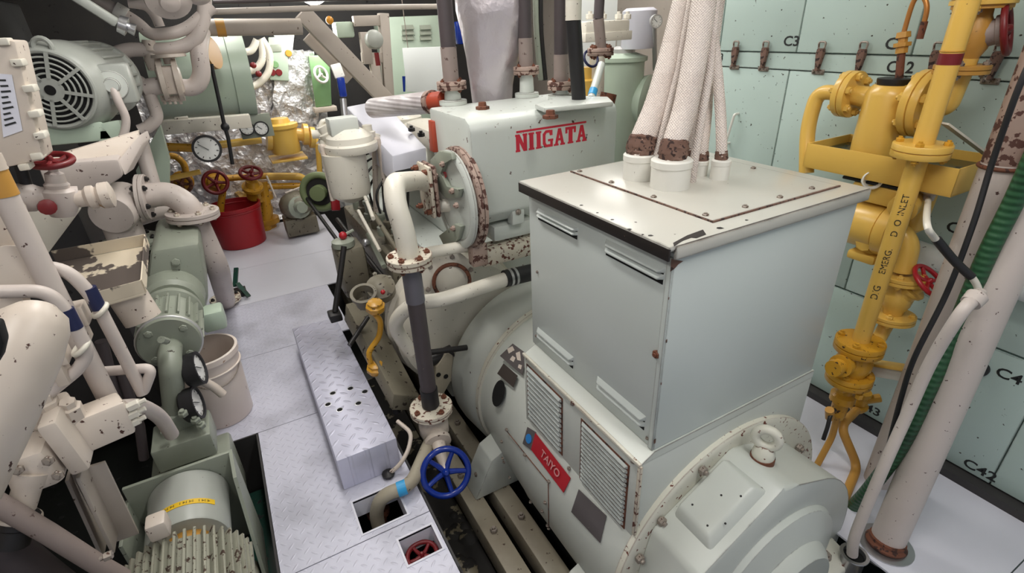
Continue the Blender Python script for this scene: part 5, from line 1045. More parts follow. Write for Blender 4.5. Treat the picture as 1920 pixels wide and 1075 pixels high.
# discharge pipework of that pump
n = py_(3.15); r4 = S(22, n(330, 365)); c = n(212, 400)
t = thing('discharge_branch', 'off-white branch pipe with a capped round end and bolted flanges over the pump', 'pipe', n(240, 460))
MB().lathe(n(208, 405, -.12), (.25, 1, .1), [(0, .05), (.004, .092), (.02, .1), (.2, .1)], 28).obj('capped_end', 'pink', t); MB().tube([n(220, 400), n(238, 445), n(244, 465)], .085, 20, .05).obj('neck', 'pink', t)
flange(t, n(242, 458), (0, 0, 1), .15, .018, 6, 'pump', 'iron', .014); MB().tube([n(222, 395), n(235, 375), n(270, 368)], .062, 18, .06).obj('side_arm', 'pink', t)
flange(t, n(270, 370), (1, -.1, -.1), .115, .018, 6, 'pink', 'iron', .014)
w = [n(270, 368), n(318, 362), n(352, 385, -.05), n(362, 410, -.05)]; MB().tube(w, r4, 18, .12).obj('bend', 'pink', t)
f_ = n(362, 402, -.05); flange(t, f_, (.06, 0, 1), .125, .02, 6, 'pink', 'chipc', .014)
be = P(425, 568, z=.02); MB().tube([f_, (f_.x+.03, f_.y+.02, .55), be], r4*.95, 18, .1).obj('drop_leg', 'pink', t); flange(t, be+V((0, 0, .03)), (0, 0, 1), .1, .016, 4, 'chipc', 'iron', .014)
t2 = py_(3.5); pipe('return_pipe', 'shadowed off-white pipe running behind the bolted flange of the pump branch', 'pipe', [t2(250, 410), t2(300, 395), t2(345, 388), t2(375, 395)], .05, 'pink')
c = P(452, 535, z=.08); b = MB(); b.bar(c+V((-.04, 0, 0)), c+V((.0, .1, .1)), .03, .014); b.bar(c+V((-.02, .0, .02)), c+V((.03, -.1, -.06)), .03, .014); b.obj('brush_head', 'bilge', label='dark green brush lying beside the pipe foot', cat='brush'); MB().span(c+V((-.08, -.03, -.08)), c+V((.02, .1, -.05)), .004).obj('dustpan', 'iron', label='dark dustpan under the green brush on the deck', cat='dustpan')
# peeling tray
n1, n2 = py_(2.35), py_(2.0); t = thing('save_all_tray', 'cream drip tray with large peeling dark patches by the bent pipes', 'tray', n2(210, 580))
a, bq, c, d = n1(105, 492), n1(278, 460), n2(272, 548), n2(185, 572); th = V((0, 0, -.012)); b = MB().hexa([d+th, c+th, bq+th, a+th, d, c, bq, a], .003); b.obj('pan', 'tray', t)
up = V((0, 0, .045)); b = MB()
for p, q in ((a, bq), (bq, c), (c, d)): b.hexa([p, q, q+V((.004, .004, 0)), p+V((.004, .004, 0)), p+up, q+up, q+up+V((.004, .004, 0)), p+up+V((.004, .004, 0))])
b.obj('rim', 'tray', t); MB().tube([(c+d)/2+V((0, .08, -.02)), (c+d)/2+V((.02, .06, -.12))], .06, 16).obj('sump', 'cream', t)
# pail and red bucket
def bucket(c, r0, r1, h, mat, name, label, cat, handle=None, tilt=0):
    t = thing(name, label, cat, c); MB().lathe(c, (0, 0, 1), [(0, r0*.96), (.008, r0), (h*.55, r0*.45+r1*.55), (h-.03, r1), (h-.03, r1+.007), (h-.002, r1+.008), (h, r1+.004), (h, r1-.004), (.02, r0-.006), (.015, .01)], 40, False).obj('tub', mat, t)
    return t
pc_ = P(424, 775, z=0); r0 = S(47, pc_); t = bucket(pc_, r0, r0*1.12, .385, 'pail', 'pail', 'dirty white plastic pail standing on the deck by the gauges', 'pail')
MB().torus(pc_+V((0, 0, .30)), (0, 0, 1), r0*1.115, .005).obj('reinforcing_rib', 'pail', t); MB().tube([pc_+V((r0*1.13*cos(a), r0*1.13*sin(a), .30-.06*sin((a+2.2)/1.9*pi))) for a in [-2.2+.19*k for k in range(11)]], .003, 6).obj('wire_handle', 'bolt', t)
pc_ = P(457, 455, z=0); r0 = S(40, pc_); t = bucket(pc_, r0, r0*1.12, S(73, pc_)*1.02, 'bucket', 'bucket', 'dark red plastic bucket on the far end of the walkway', 'bucket')
MB().torus(pc_+V((0, 0, S(66, pc_))), (0, 0, 1), r0*1.11, .008).obj('rim_band', 'bucket', t)
# ------------------------------------------------------------------ fan motor and valves above the pumps
n = py_(2.9); c = n(100, 168); R1 = S(84, c); ax = V((.16, 1, .0)).normalized()
t = thing('fan_cooled_motor', 'large grey electric motor with a round slotted fan cover', 'motor', c-V((0, 0, R1)))
MB().lathe(c, ax, [(-.02, R1*.74), (0, R1*.86), (.03, R1*.95), (.08, R1), (.2, R1), (.205, R1*.9), (.55, R1*.88), (.56, R1*.95), (.6, R1*.95)], 48).obj('frame', 'motor', t)
MB().lathe(c-ax*.0205, -ax, [(0, R1*.735), (.0015, R1*.73)], 48).obj('fan_recess', 'void', t)
a_, u_, w_ = frame(ax); b = MB()
for rr in (.34, .45, .56, .67): b.torus(c-ax*.026, ax, R1*rr, R1*.022, 48, 8)
for k in range(8):
    th = 2*pi*k/8+.25; d = u_*cos(th)+w_*sin(th); b.bar(c-ax*.028+d*R1*.2, c-ax*.028+d*R1*.78, R1*.07, .008, 0, ax)
b.lathe(c-ax*.022, -ax, [(0, R1*.25), (.01, R1*.25)], 28); b.torus(c-ax*.018, ax, R1*.79, R1*.055, 48, 8); gr = b.obj('fan_grille', 'motor', t)
MB().lathe(c-ax*.031, -ax, [(0, R1*.11), (.004, R1*.1)], 18).obj('centre_hole', 'void', gr)
MB().torus(n(80, 88), (.3, 1, 0), .032, .010, 20, 8).obj('lifting_eye', 'motor', t)
for k in range(10):
    th = -.2+k*.28; d = V((cos(th), 0, sin(th))); MB().bar(c+ax*.22+d*R1*.88, c+ax*.54+d*R1*.88, .012, .03, .002, d).obj('rib', 'motor', t)
q = n(214, 158, .1); MB().span(q-V((.075, .07, .08)), q+V((.075, .07, .085)), .014).obj('terminal_box', 'motor', t); MB().lathe(q+V((-.0, -.07, 0)), (0, -1, 0), [(0, .06), (.01, .058), (.012, .03), (.03, .028)], 18).obj('terminal_cover', 'gen', t)
MB().span(n(190, 130, .1)-V((.05, .04, .04)), n(190, 190, .1)+V((.03, .04, .02)), .02).obj('box_neck', 'creamw', t)
ct = [q+V((0, -.08, 0)), n(222, 190), n(236, 225), n(228, 262), n(205, 283), n(160, 292), n(90, 290)]
MB().spline(ct, .017, 10).obj('motor_cable', 'pink', label='pinkish conduit looping down from the motor terminal box', cat='cable')
b = MB().hexa([n(78, 275), n(215, 262), n(225, 262, .5), n(100, 270, .5), n(72, 238), n(190, 228), n(205, 228, .5), n(90, 232, .5)], .008); b.obj('motor_plinth', 'tank', label='mint steel plinth carrying the large slotted motor', cat='plinth')
MB().hexa([n(185, 270), n(235, 255), n(240, 255, .4), n(195, 262, .4), n(185, 232), n(222, 225), n(228, 225, .4), n(192, 228, .4)], .006).obj('plinth_gusset', 'tank', label='mint sloping gusset at the end of the motor plinth', cat='plate')
n = py_(2.3); b = MB().prism([n(68, 308), n(222, 298), n(232, 330), n(200, 352), n(96, 378)], (0, .25, 0), .012); b.obj('bracket_box', 'pink', label='off-white folded bracket box under the motor plinth', cat='bracket')
b = MB().prism([n(222, 300, .01), n(262, 252, .2), n(268, 268, .2), n(234, 330, .01)], (.02, .1, 0), .004); b.obj('bracket_wing', 'pink', label='off-white folded wing plate rising beside the bracket box', cat='plate')
b = MB().prism([n(100, 292, .05), n(260, 245, .3), n(262, 262, .3), n(225, 300, .05), n(95, 306, .05)], (0, .03, 0), .003); b.obj('top_ledge', 'cream', label='off-white ledge strip along the top of the bracket box', cat='plate')
# angle valve with red wheel in front of it
n = py_(1.9); t = thing('angle_valve', 'cream angle valve with a flat dark red wheel on top', 'valve', n(115, 395))
v0 = n(115, 385); d = (n(97, 305)-v0).normalized(); l = (n(97, 305)-v0).length
MB().lathe(v0, d, [(-.03, .03), (0, .042), (l*.35, .04), (l*.42, .028), (l*.5, .03), (l*.55, .024), (l*.75, .022), (l*.8, .012), (l, .01)], 18).obj('body', 'pink', t); handwheel(t, n(95, 301), (.1, -.2, 1), S(31, v0), .009, 'redd')
MB().lathe(n(120, 378), (n(185, 368)-n(120, 378)), [(0, .022), (.05, .024), (.06, .034), (.075, .034), (.08, .026), (.09, .038), (.115, .038), (.12, .024)], 14).obj('outlet_union', 'cream', t)
MB().cyl(n(182, 368), n(205, 380), .022, n=8).obj('rusty_nut', 'gold', t)
MB().lathe(n(80, 370), (1, .2, -.2), [(-.07, .04), (-.02, .04), (0, .03), (.08, .03)], 12).obj('inlet_union', 'pink', t)
c = n(88, 388, -.05); MB().lathe(c, (.3, -1, .1), [(0, .015), (.008, .022), (.018, .021), (.022, .01)], 12).obj('knob', 'redd', t); MB().cyl(c, n(105, 375), .009, n=8).obj('stem', 'iron', t)
pipe('black_strap', 'short black rubber strap hanging beside the junction cabinet', 'strap', [n(32, 290), n(50, 348)], .014, 'black')
# dark recess behind: its shade put into the block's colour
MB().span((-1.9, 3.3, -.4), (-.75, 3.9, 1.9), .02).obj('equipment_frame', 'darkwall', label='frame coloured dark for the recess shade behind the pumps on the walkway side', cat='frame')
n = py_(3.9); b = MB().prism([n(255, 320), n(300, 235), n(318, 300), n(318, 390), n(262, 350)], (0, .1, 0)); b.obj('mint_post', 'tank', label='mint green steel post behind the off-white wing plate', cat='post')
# pipes overhead on the walkway side
n = py_(3.6); r_ = lambda k, p: S(k, p)
t = thing('overhead_pipe', 'cream overhead pipe dipping in a shallow V under the deckhead', 'pipe', n(280, 62)); w = [n(150, -30), n(185, 0), n(258, 42), n(282, 66), n(345, 60), n(392, 18), n(400, 12)]; MB().tube(w, S(11, w[2]), 14, .08).obj('pipe_run', 'pink', t)
MB().tube([w[1]*.6+w[2]*.4, w[2]*.7+w[1]*.3], S(14.5, w[2]), 14).obj('bright_sleeve', 'white', t)
w = [n(206, 130), n(210, 104), n(238, 93), n(330, 93), n(368, 76), n(383, 35), n(384, -20)]; pipe('overhead_pipe', 'off-white overhead pipe with long bends above the motor terminal box', 'pipe', w, S(12, w[3]), 'pink', .1)
MB().lathe(n(278, 75), (n(286, 112)-n(278, 75)), [(0, .03), (.05, .04), (.06, .03), (.1, .04), (.15, .03)], 12).obj('pipe_hanger', 'cream', label='cream pipe hanger joining the two overhead pipes', cat='hanger')
w = [n(268, 166), n(300, 160), n(366, 166), n(380, 140), n(372, 95), n(378, 60, .15)]; pipe('overhead_pipe', 'thickest pinkish overhead pipe with a wide elbow beside the mint tank', 'pipe', w, S(15, w[2]), 'pink', .2)
t = thing('gate_valve', 'cream valve body with bolted flanges in the thick pinkish pipe', 'valve', n(318, 185)); 
for px in (306, 334): MB().lathe(n(px, 150, -.0)-V((.012, 0, 0)), (1, 0, -.05), [(0, .11), (.024, .11)], 20).obj('flange', 'cream', t)
MB().span(n(306, 178)-V((0, .07, 0)), n(334, 122)+V((0, .07, 0)), .02).obj('body', 'cream', t); MB().lathe(n(320, 120), (0, 0, 1), [(0, .03), (.03, .03), (.035, .09), (.05, .085)], 18).obj('bonnet', 'cream', t)
for k in range(4): bolt(t, n(305+k*10, 180), (0, -.3, -1), .016, .03, 'cream')
w = [n(246, 148), n(262, 152), n(278, 170), n(297, 222), n(275, 240), n(262, 245)]; pipe('descending_pipe', 'off-white pipe bending down beside the terminal box to the bracket', 'pipe', w, S(11, w[2]), 'pink', .08); pipe('vertical_pipe', 'dull off-white upright pipe behind the bolted branch', 'pipe', [n(262, 262, .2), n(286, 345, .1)], S(14, w[2]), 'pink')
n = py_(4.2); w = [n(372, 52), n(565, 50)]; t = thing('main_pipe', 'long grey-white horizontal main with an ochre band', 'pipe', w[0]); MB().tube(w, S(15, w[0]), 16).obj('pipe_run', 'beam', t); q0, q1 = n(405, 52), n(422, 52); MB().cyl(q0, q1, S(15.6, q0), n=20).obj('ochre_band', 'gold', t)
n = py_(4.0); pipe('long_conduit', 'thin long conduit across the picture top with clips', 'conduit', [n(395, 22), n(600, 15), n(830, 12)], S(5, n(600, 15)), 'beam')
n = py_(4.5); pipe('upper_conduit', 'slim grey conduit above the long clipped one', 'conduit', [n(400, 4), n(600, -2), n(840, -6)], S(4, n(600, 4)), 'dark')
n = py_(3.4)
for (px, py, R_, lb) in ((318, 8, 40, 'larger cream mushroom-shaped vent head at the top of the picture'), (372, -6, 26, 'smaller cream mushroom vent head next to the larger one')):
    c = n(px, py, -.25); k = S(R_, c); MB().lathe(c+V((0, 0, .03)), (.1, -.85, -.6), [(-.06, k*.3), (-.03, k*.5), (0, k*.97), (.012, k), (.022, k*.97), (.026, k*.8), (.04, k*.45), (.055, k*.4), (.062, k*.1)], 30).obj('mushroom_vent', 'pink', label=lb, cat='vent')
pipe('vent_branch', 'cream curved branch pipe by the larger vent head', 'pipe', [n(240, 5), n(275, 10), n(292, 30), n(300, 50)], S(9, c), 'pink', .1)
n = py_(3.0); t = thing('strip_lamp', 'unlit grey strip lamp running diagonally under the dark deckhead', 'lamp', n(180, 20)); MB().bar(n(120, -20), n(222, 45), .06, .04, .012).obj('housing', 'motor', t); MB().lathe(n(222, 44), (n(242, 52)-n(222, 44)), [(0, .035), (.03, .04), (.035, .02), (.06, .025)], 12).obj('chrome_end', 'steel', t)
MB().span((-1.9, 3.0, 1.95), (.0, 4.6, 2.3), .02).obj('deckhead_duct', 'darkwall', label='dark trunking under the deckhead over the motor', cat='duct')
# ------------------------------------------------------------------ far end: tank, yellow oil pipes, foil lagged bulkhead
n = py_(4.7); ca, cb_ = n(285, 145), n(466, 140); k = S(72, n(420, 140))
t = thing('mint_tank', 'pale mint horizontal tank behind the thick pinkish pipe', 'tank', n(400, 215)); MB().lathe(ca, cb_-ca, [(0, k), ((cb_-ca).length*.8, k), ((cb_-ca).length*.81, k*1.03), ((cb_-ca).length, k*1.03)], 44).obj('shell', 'tank', t)
MB().hexa([n(300, 215), n(462, 212), n(462, 212, .4), n(300, 215, .4), n(300, 195), n(458, 192), n(458, 192, .4), n(300, 195, .4)], .005).obj('cradle', 'pump', t)
c = py_(4.1)(394, 100); MB().lathe(c, (.9, -.45, .1), [(0, S(28, c)), (.025, S(28, c))], 28).obj('blank_flange', 'gold', label='ochre blank disc against the mint tank', cat='disc')
n = py_(4.3); MB().bar(n(292, 240), n(470, 226), .09, S(24, n(400, 230)), .006).obj('cream_beam', 'creamw', label='cream horizontal beam under the mint tank', cat='beam'); MB().span(n(338, 226)-V((.03, .03, 0)), n(352, 218)+V((0, .03, 0)), .004).obj('beam_clip', 'creamw', label='small clip on top of the cream beam', cat='clip')
pipe('pull_cord', 'thin black pull cord hanging in front of the cream beam', 'cord', [py_(4.0)(396, 120), py_(4.0)(420, 232), py_(4.0)(428, 260), py_(4.0)(436, 308)], .012, 'black'); MB().ball(py_(4.0)(422, 238), .028, n=10).obj('cord_knob', 'black', label='black knob on the pull cord', cat='knob')
n = py_(4.6); t = thing('gauge_board', 'mint gauge board with two small round dials', 'board', n(480, 255)); MB().span(n(455, 262), n(505, 212)+V((0, .03, 0)), .004).obj('plate', 'pump', t)
for px in (463, 490): gauge(t, n(px, 241, -.03), (0, -1, .1), S(13, n(px, 241)), .04)
n = py_(4.15); c = n(388, 279); t = thing('pressure_gauge', 'large white-faced gauge with dark rim among yellow pipes', 'gauge', c-V((0, 0, .1))); gauge(t, c, (.05, -1, .15), S(25, c), .06, 'iron')
FB = 5.35
n = py_(FB)
b = MB(); rg = random.Random(11); NX, NZ = 36, 22; vs = []; fs = []
fx0, fx1, fz0, fz1 = n(285, 300).x, n(640, 300).x, 0, 1.3
for j in range(NZ+1):
    for i in range(NX+1): vs.append(V((fx0+(fx1-fx0)*i/NX, 5.62+rg.uniform(-.03, .03), fz0+(fz1-fz0)*j/NZ)))
for j in range(NZ):
    for i in range(NX): q = j*(NX+1)+i; fs.append((q, q+1, q+NX+2, q+NX+1))
k0 = len(vs); vs += [V((fx0, 5.7, fz0)), V((fx1, 5.7, fz0)), V((fx1, 5.7, fz1)), V((fx0, 5.7, fz1))]; fs += [(k0, k0+3, k0+2, k0+1), (0, NX, k0+1, k0), (NZ*(NX+1), k0+3, k0+2, NZ*(NX+1)+NX)]
b.raw(vs, fs); b.obj('foil_lagging', 'foil', label='low bulkhead lagged with crumpled silver foil behind the yellow pipes', cat='lagging', ang=70)
def foilpanel(px4, y, lb):
    b = MB(); p = [P(*q, y=y) for q in px4]; vs = []; fs = []; m_ = 14
    for j in range(m_+1):
        for i in range(m_+1):
            u, w = i/m_, j/m_; vs.append((p[0]*(1-u)+p[1]*u)*(1-w)+(p[3]*(1-u)+p[2]*u)*w+V((rg.uniform(-.01, .01), rg.uniform(-.022, .022), rg.uniform(-.01, .01))))
    for j in range(m_):
        for i in range(m_): q = j*(m_+1)+i; fs.append((q, q+1, q+m_+2, q+m_+1))
    b.raw(vs, fs); return b.obj('foil_blanket', 'foil', label=lb, cat='lagging', ang=70, solid=.04)
foilpanel([(520, 95), (590, 95), (600, 260), (505, 275)], 5.55, 'tall crumpled foil blanket beside the bright green machine'); foilpanel([(462, 150), (525, 140), (525, 275), (470, 270)], 5.6, 'crumpled foil sheet hanging under the white bent hoses')
def run(lb, pts, k, mat='yellowd', y=FB, bend=.08, nm='oil_pipe'): p = [P(*q, y=y) for q in pts]; return pipe(nm, lb, 'pipe', p, S(k, p[0]), mat, bend)
run('dull yellow pipe left of the large white-faced gauge', [(296, 275), (372, 278)], 8, y=4.9); run('yellow pipe joining the large gauge to the far strainer', [(408, 272), (490, 262)], 7, 'yellow', 4.9)
run('lower yellow pipe ending in the dark red wheels', [(415, 335), (500, 330)], 6); run('yellow pipe with an elbow under the far drip tray', [(500, 331), (565, 331), (578, 345), (578, 380)], 7, 'yellow'); run('lowest yellow pipe along the foil lagging', [(490, 350), (580, 348)], 6)
run('bright yellow slanting handle bar in front of the far foil', [(312, 336), (376, 322)], 5, 'yellow', 4.6, nm='handle_bar'); run('dark yellow curved pipe arching on the foil bulkhead', [(296, 300), (325, 290), (345, 305), (352, 340), (330, 360)], 6, y=5.2); run('dull yellow upright pipe by the red bucket', [(415, 470), (413, 390), (420, 345)], 6, y=5.2)
run('yellow pipe dropping behind the red bucket to the deck', [(492, 340), (500, 390), (500, 440)], 9); run('thin yellow riser beside the far strainer', [(596, 270), (600, 330), (595, 380)], 5, 'yellow')
n = py_(5.1); c = n(537, 282); k = S(26, c); t = thing('far_strainer', 'yellow strainer pot on a yellow tray at the far bulkhead', 'strainer', c-V((0, 0, .05)))
MB().lathe(c, (0, 0, 1), [(-.02, k*.9), (0, k), (S(38, c), k), (S(42, c), k*1.15), (S(48, c), k*1.15), (S(50, c), k*.7), (S(58, c), k*.6)], 26).obj('pot', 'yellow', t); MB().tube([n(508, 262), n(525, 258)], k*.5, 14).obj('inlet', 'yellow', t); MB().tube([n(550, 250), n(575, 255), n(590, 268)], k*.42, 14, .05).obj('outlet', 'yellow', t)
for q in ((505, 262), (572, 252), (585, 258)): MB().lathe(n(*q), (1, 0, -.2), [(-.02, k*.75), (.02, k*.75)], 16).obj('flange', 'yellow', t)
n = py_(5.0); MB().span(n(511, 308), n(577, 294)+V((0, .3, 0)), .004).obj('drip_tray', 'yellow', label='small yellow drip tray under the far strainer', cat='tray')
for (px, py, R_, mt, lb, ax_) in ((470, 324, 18, 'redd', 'dark red valve wheel tipped flat above the red bucket', (.1, -.5, 1)), (404, 342, 20, 'redd', 'dark red valve wheel facing out beside the bucket', (.1, -1, .2)), (340, 345, 16, 'rust', 'rusty brown valve wheel low on the foil bulkhead', (0, -1, .1))):
    c = py_(5.1)(px, py); t = thing('stop_valve', lb, 'valve', c-V((0, 0, .15))); handwheel(t, c, ax_, S(R_, c), .016, mt); d = -V(ax_).normalized(); MB().lathe(c, d, [(0, .014), (.08, .016), (.085, .05), (.14, .06), (.15, .09), (.18, .09), (.185, .06), (.28, .06)], 16).obj('body', 'yellowd', t)
c = py_(5.42)(488, 372); t = thing('oil_filter_block', 'stack of yellow valve bodies behind the red bucket', 'valve', c-V((0, 0, .3))); MB().lathe(c-V((0, 0, .32)), (0, 0, 1), [(0, .08), (.06, .08), (.07, .12), (.12, .12), (.13, .07), (.22, .09), (.3, .07), (.31, .12), (.36, .12), (.37, .06), (.45, .05)], 18).obj('body', 'yellowd', t); MB().lathe(c+V((-.12, 0, .03)), (-1, -.3, -.3), [(-.08, .05), (0, .06), (.02, .085), (.06, .085)], 14).obj('side_union', 'yellow', t)
c = py_(5.0)(556, 385); t = thing('cooling_pump', 'grimy olive pump lump on the deck under the yellow elbow pipe', 'pump', c-V((0, 0, .2))); MB().ball(c, .14, (1.1, 1, .95), 14).obj('volute', 'grime', t); MB().lathe(c+V((0, -.08, 0)), (.3, -1, .2), [(0, .1), (.04, .1), (.05, .06), (.1, .05)], 14).obj('end_cover', 'pump', t); MB().span(c-V((.14, .1, .26)), c+V((.14, .12, -.1)), .01).obj('foot', 'grime', t); MB().tube([c+V((.1, 0, .02)), c+V((.3, .0, -.06))], .05, 12).obj('suction_pipe', 'grime', t)
for (a, e, lb) in (((500, 330), (517, 370), 'pale thin wire in front of the grimy pump'), ((580, 345), (535, 362), 'pale thin stick crossing above the grimy pump')): pipe('loose_wire', lb, 'wire', [py_(4.6)(*a), py_(4.6)(*e)], .007, 'cream')
# white bent hoses and control panel in front of the bright far corner
n = py_(5.5)
for w, lb in (([(452, 165), (480, 160), (503, 135), (505, 100), (490, 72)], 'outer cream bent hose by the control panel'), ([(455, 135), (478, 130), (492, 110), (490, 75)], 'middle cream bent hose beside the mint tank end'), ([(445, 98), (470, 95), (482, 75)], 'shortest cream bent hose at the top of the mint tank')):
    MB().spline([n(*q) for q in w], S(6.5, n(480, 130)), 12).obj('bent_hose', 'creamw', label=lb, cat='hose', group='cream bent hoses by the control panel')
for q, lb in (((474, 122), 'upper dark red cock between the cream hoses'), ((484, 138), 'lower dark red cock between the cream hoses')): c = n(*q, -.05); MB().lathe(c, (0, -1, 0), [(0, .02), (.03, .026), (.05, .026), (.06, .012)], 12).obj('cock', 'redd', label=lb, cat='valve')
t = thing('control_console', 'white and mint control panel with a small grey screen', 'panel', n(525, 150)); MB().hexa([n(506, 150), n(542, 152), n(542, 152, .1), n(506, 150, .1), n(503, 70), n(538, 68), n(538, 68, .1), n(503, 70, .1)], .008).obj('case', 'tank', t)
MB().hexa([n(508, 98, -.01), n(528, 97, -.01), n(528, 97), n(508, 98), n(507, 84, -.01), n(527, 83, -.01), n(527, 83), n(507, 84)], .004).obj('screen', 'pump', t)
for q, mt in (((516, 121), 'green'), ((511, 136), 'redd'), ((523, 136), 'redd'), ((541, 100), 'orange')): MB().lathe(n(*q, -.0), (0, -1, 0), [(0, .03), (.012, .026)], 14).obj('button', mt, t)
MB().hexa([n(508, 60), n(552, 62), n(548, 100, .05), n(540, 100, .05), n(508, 48), n(552, 48), n(550, 60, .05), n(541, 60, .05)]).obj('white_duct', 'board', label='white duct corner above the control panel', cat='duct')
# hanging lit lamp at the top
n = py_(5.2); c = n(588, -4); t = thing('hanging_lamp', 'lit white lamp hanging at the top of the picture over the far plates', 'lamp', c); MB().lathe(c, (0, 0, 1), [(0, S(20, c)), (.03, S(24, c)), (.06, S(18, c)), (.1, .05)], 24).obj('shade', 'white', t); MB().lathe(c+V((0, 0, -.05)), (0, 0, 1), [(0, S(8, c)), (.02, S(17, c)), (.05, S(19, c))], 24).obj('bowl', 'lamp', t)
ld = bpy.data.lights.new('lamp_glow', 'POINT'); ld.energy = 26; ld.shadow_soft_size = .12; ld.color = (1, .98, .94); lo = bpy.data.objects.new('lamp_glow', ld); COL.objects.link(lo); lo.location = c-V((0, .1, .2))
# bright green machine, brace and frame
n = py_(5.3); t = thing('green_machine', 'bright green machine side with a small white wheel beside the foil blanket', 'machine', n(610, 200)); MB().hexa([n(592, 202), n(622, 198), n(622, 198, .3), n(592, 202, .3), n(578, 105), n(618, 102), n(618, 102, .3), n(578, 105, .3)], .01).obj('panel', 'green', t); handwheel(t, n(602, 140, -.06), (.6, -1, .3), S(14, n(602, 140)), .012, 'white', 3); MB().span(n(590, 212)-V((0, .03, 0)), n(630, 198)+V((0, .1, 0)), .006).obj('rail', 'cream', t)
n = py_(4.4); MB().bar(n(565, 22), n(726, 190), .12, S(22, n(650, 110)), .006, (0, 1, 0)).obj('diagonal_brace', 'beam', label='grey diagonal brace sloping down to the engine', cat='brace'); MB().bar(n(575, 68, .2), n(655, 150, .2), .08, S(12, n(620, 100)), .004, (0, 1, 0)).obj('under_brace', 'beam', label='thinner grey brace just below the main diagonal', cat='brace')
n = py_(4.9)
for a, e, w_, lb in (((718, 25), (730, 195), 20, 'upright grey frame post next to the switch cabinet'), ((682, 60), (690, 120), 16, 'short grey upright behind the round grey lamp'), ((700, 108), (712, 190), 14, 'thin upright strip under the round grey lamp'), ((662, 40), (725, 38), 14, 'upper grey cross rail of the frame'), ((678, 108), (722, 108), 12, 'lower grey cross rail under the round grey lamp')): MB().bar(n(*a), n(*e), .08, S(w_, n(*a)), .005, (0, 1, 0)).obj('frame_rail', 'beam', label=lb, cat='rail')
MB().span(n(633, 72), n(662, 40)+V((0, .15, 0)), .02).obj('starter_box', 'tank', label='small mint starter box above the diagonal brace', cat='box')
n = py_(4.7); c = n(702, 74); t = thing('bulkhead_lamp', 'round grey bulkhead lamp on the frame rails', 'lamp', c-V((0, 0, .1))); MB().lathe(c, (0, -1, .1), [(-.05, S(16, c)), (0, S(17, c)), (.03, S(15, c)), (.05, S(8, c))], 24).obj('body', 'motor', t); MB().cyl(c-V((0, 0, .1)), c-V((0, 0, .2)), .02).obj('stem', 'redd', t)
c = py_(4.6)(618, 38); MB().ball(c, .03, n=10).obj('pilot_lamp', 'amber', label='small amber pilot lamp near the brace top', cat='lamp')
# switch cabinet and hanging white board
n = py_(5.6); x0, x1, z0, z1 = n(728, 100).x, n(835, 100).x, -.1, n(780, 30).z
t = thing('switch_cabinet', 'tall mint switch cabinet with six louvres behind the white board', 'cabinet', ((x0+x1)/2, 5.7, z0)); cbx = MB().span((x0, 5.6, z0), (x1, 6.0, z1), .01).obj('body', 'tank', t)
for i in range(2):
    for j in range(3): q = n(764+i*33, 51+j*10); MB().raw([q+V((-.06, 0, .02)), q+V((.06, 0, .02)), q+V((.06, -.03, -.02)), q+V((-.06, -.03, -.02)), q+V((-.06, 0, -.022)), q+V((.06, 0, -.022))], [(0, 1, 2, 3), (3, 2, 5, 4), (0, 3, 4), (1, 5, 2)]).obj('louvre', 'pump', cbx)
n = py_(5.0); t = thing('white_board', 'blank white board hanging before the switch cabinet', 'board', n(795, 175))
for px in (765, 828): MB().cyl(n(px, 91, .015), V((n(px, 91).x, n(px, 91).y+.015, 2.75)), .004, n=6).obj('hanger', 'bolt', t)
MB().hexa([n(763, 172), n(838, 175), n(838, 175, .03), n(763, 172, .03), n(754, 90), n(838, 87), n(838, 87, .03), n(754, 90, .03)], .004).obj('panel', 'board', t); MB().hexa([n(756, 172, -.01), n(760, 172, -.01), n(760, 172), n(756, 172), n(754, 143, -.01), n(760, 143, -.01), n(760, 143), n(754, 143)]).obj('blue_clip', 'blue', t)
c = py_(4.6)(862, 40); MB().bar(c, c+V((0, 0, -.18)), .09, .06, .01, (0, 1, 0)).obj('blue_bottle', 'blue', label='blue and white bottle seen beside the exhaust foil', cat='bottle')
# behind the cables
n = py_(3.4); t = thing('mint_vessel', 'tall mint vessel with a silver top flange behind the white cables', 'vessel', n(1190, 270)); c = n(1178, 200); k = S(40, c)
MB().lathe((c.x, 3.5, c.z-.35), (0, 0, 1), [(-1.5, k*.6), (0, k*.7), (.12, k), (.5, k), (n(1178, 118).z-c.z+.35, k), (n(1178, 116).z-c.z+.352, k*1.12), (n(1178, 108).z-c.z+.35, k*1.12), (n(1178, 100).z-c.z+.35, k*.6)], 32).obj('shell', 'tank', t); MB().lathe(n(1205, 190), (.6, -1, -.1), [(-.15, .16), (0, .2), (.03, .21), (.06, .17), (.08, .02)], 24).obj('manhole', 'tank', t)
b = MB().lathe((c.x, 3.5, n(1178, 108).z), (0, 0, 1), [(0, k*.55), (.06, k*.55), (.08, k*.3), (.16, k*.3)], 18); b.obj('silver_head', 'silver', t)
c = n(1198, 48); MB().lathe(c-V((0, 0, .16)), (0, 0, 1), [(0, .12), (.02, .13), (.26, .13), (.28, .1)], 24).obj('grey_canister', 'lav', label='lavender grey canister above the mint vessel', cat='canister')
c = n(1231, 40, -.2); t = thing('small_gauge', 'small white-faced gauge beside the thick cables', 'gauge', c-V((0, 0, .05))); gauge(t, c, (-.3, -1, 0), S(12, c), .03, 'silver'); MB().cyl(c-V((0, -.02, .03)), n(1228, 130), .018, n=10).obj('stem', 'silver', t)
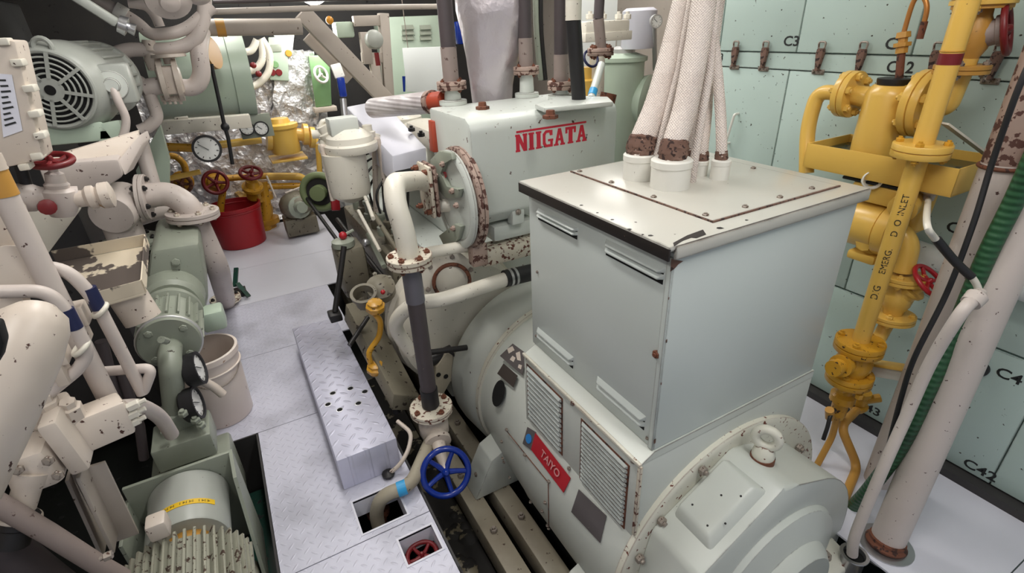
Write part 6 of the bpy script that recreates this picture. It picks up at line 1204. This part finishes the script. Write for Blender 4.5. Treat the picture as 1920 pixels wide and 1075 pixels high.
n = py_(2.9); t = thing('cream_valve_block', 'cream bolted valve block in front of the bright partition', 'valve', n(1140, 90)); MB().span(n(1098, 76), n(1182, 36)+V((0, .12, 0)), .012).obj('body', 'creamw', t); MB().span(n(1096, 80)-V((0, .01, 0)), n(1184, 57)+V((0, .14, 0)), .004).obj('lower_flange', 'creamw', t)
for px in (1106, 1130, 1160, 1176): bolt(t, n(px, 36, .05), (0, 0, 1), .025, .03, 'creamw')
MB().tube([n(1120, 96, .05), n(1118, 190, .05)], .05, 18).obj('pipe_leg', 'creamw', t); MB().tube([n(1140, 175, .0), n(1134, 200, .0)], .06, 16).obj('dark_sleeve', 'rust', t)
bz = P(1128, 100, y=2.6); t = thing('fourth_riser', 'dark riser pipe with rusty flange in front of the cream valve block', 'pipe', bz); flange(t, P(1126, 97, y=2.6), (0, 0, 1), .075, .02, 4, 'rustflange', 'rust', .014); MB().tube([bz, P(1122, 35, y=2.6)], .03, 14).obj('sleeve', 'sleeve', t); MB().tube([P(1122, 35, y=2.6), P(1126, -30, y=2.6)], .028, 14).obj('hose', 'dark', t)
t = thing('cable_bundle', 'pair of dark grey cables between exhaust foil and riser', 'cable', P(1012, 140, y=2.7))
for k in range(2): MB().spline([P(1004+k*9, -20, y=2.7), P(1006+k*8, 60, y=2.7), P(1014+k*8, 150, y=2.7)], .016, 10).obj('cable', 'iron' if k else 'pump', t)
c = P(1098, 150, y=3.0); MB().lathe(c-V((0, 0, .12)), (0, 0, 1), [(0, .09), (.12, .09), (.13, .06), (.2, .06)], 18).obj('yellow_pump', 'yellow', label='yellow pot glimpsed behind the black hose', cat='pump'); MB().torus(P(1108, 110, y=2.85), (0, -1, .5), .05, .008).obj('blue_handwheel', 'bluedark', label='small dark blue wheel behind the fourth riser', cat='wheel')
n = py_(4.0); MB().hexa([n(1088, 130), n(1152, 132), n(1152, 132, .05), n(1088, 130, .05), n(1078, -40), n(1160, -40), n(1160, -40, .05), n(1078, -40, .05)]).obj('partition_panel', 'board', label='bright white partition panel behind the cream valve block', cat='panel')
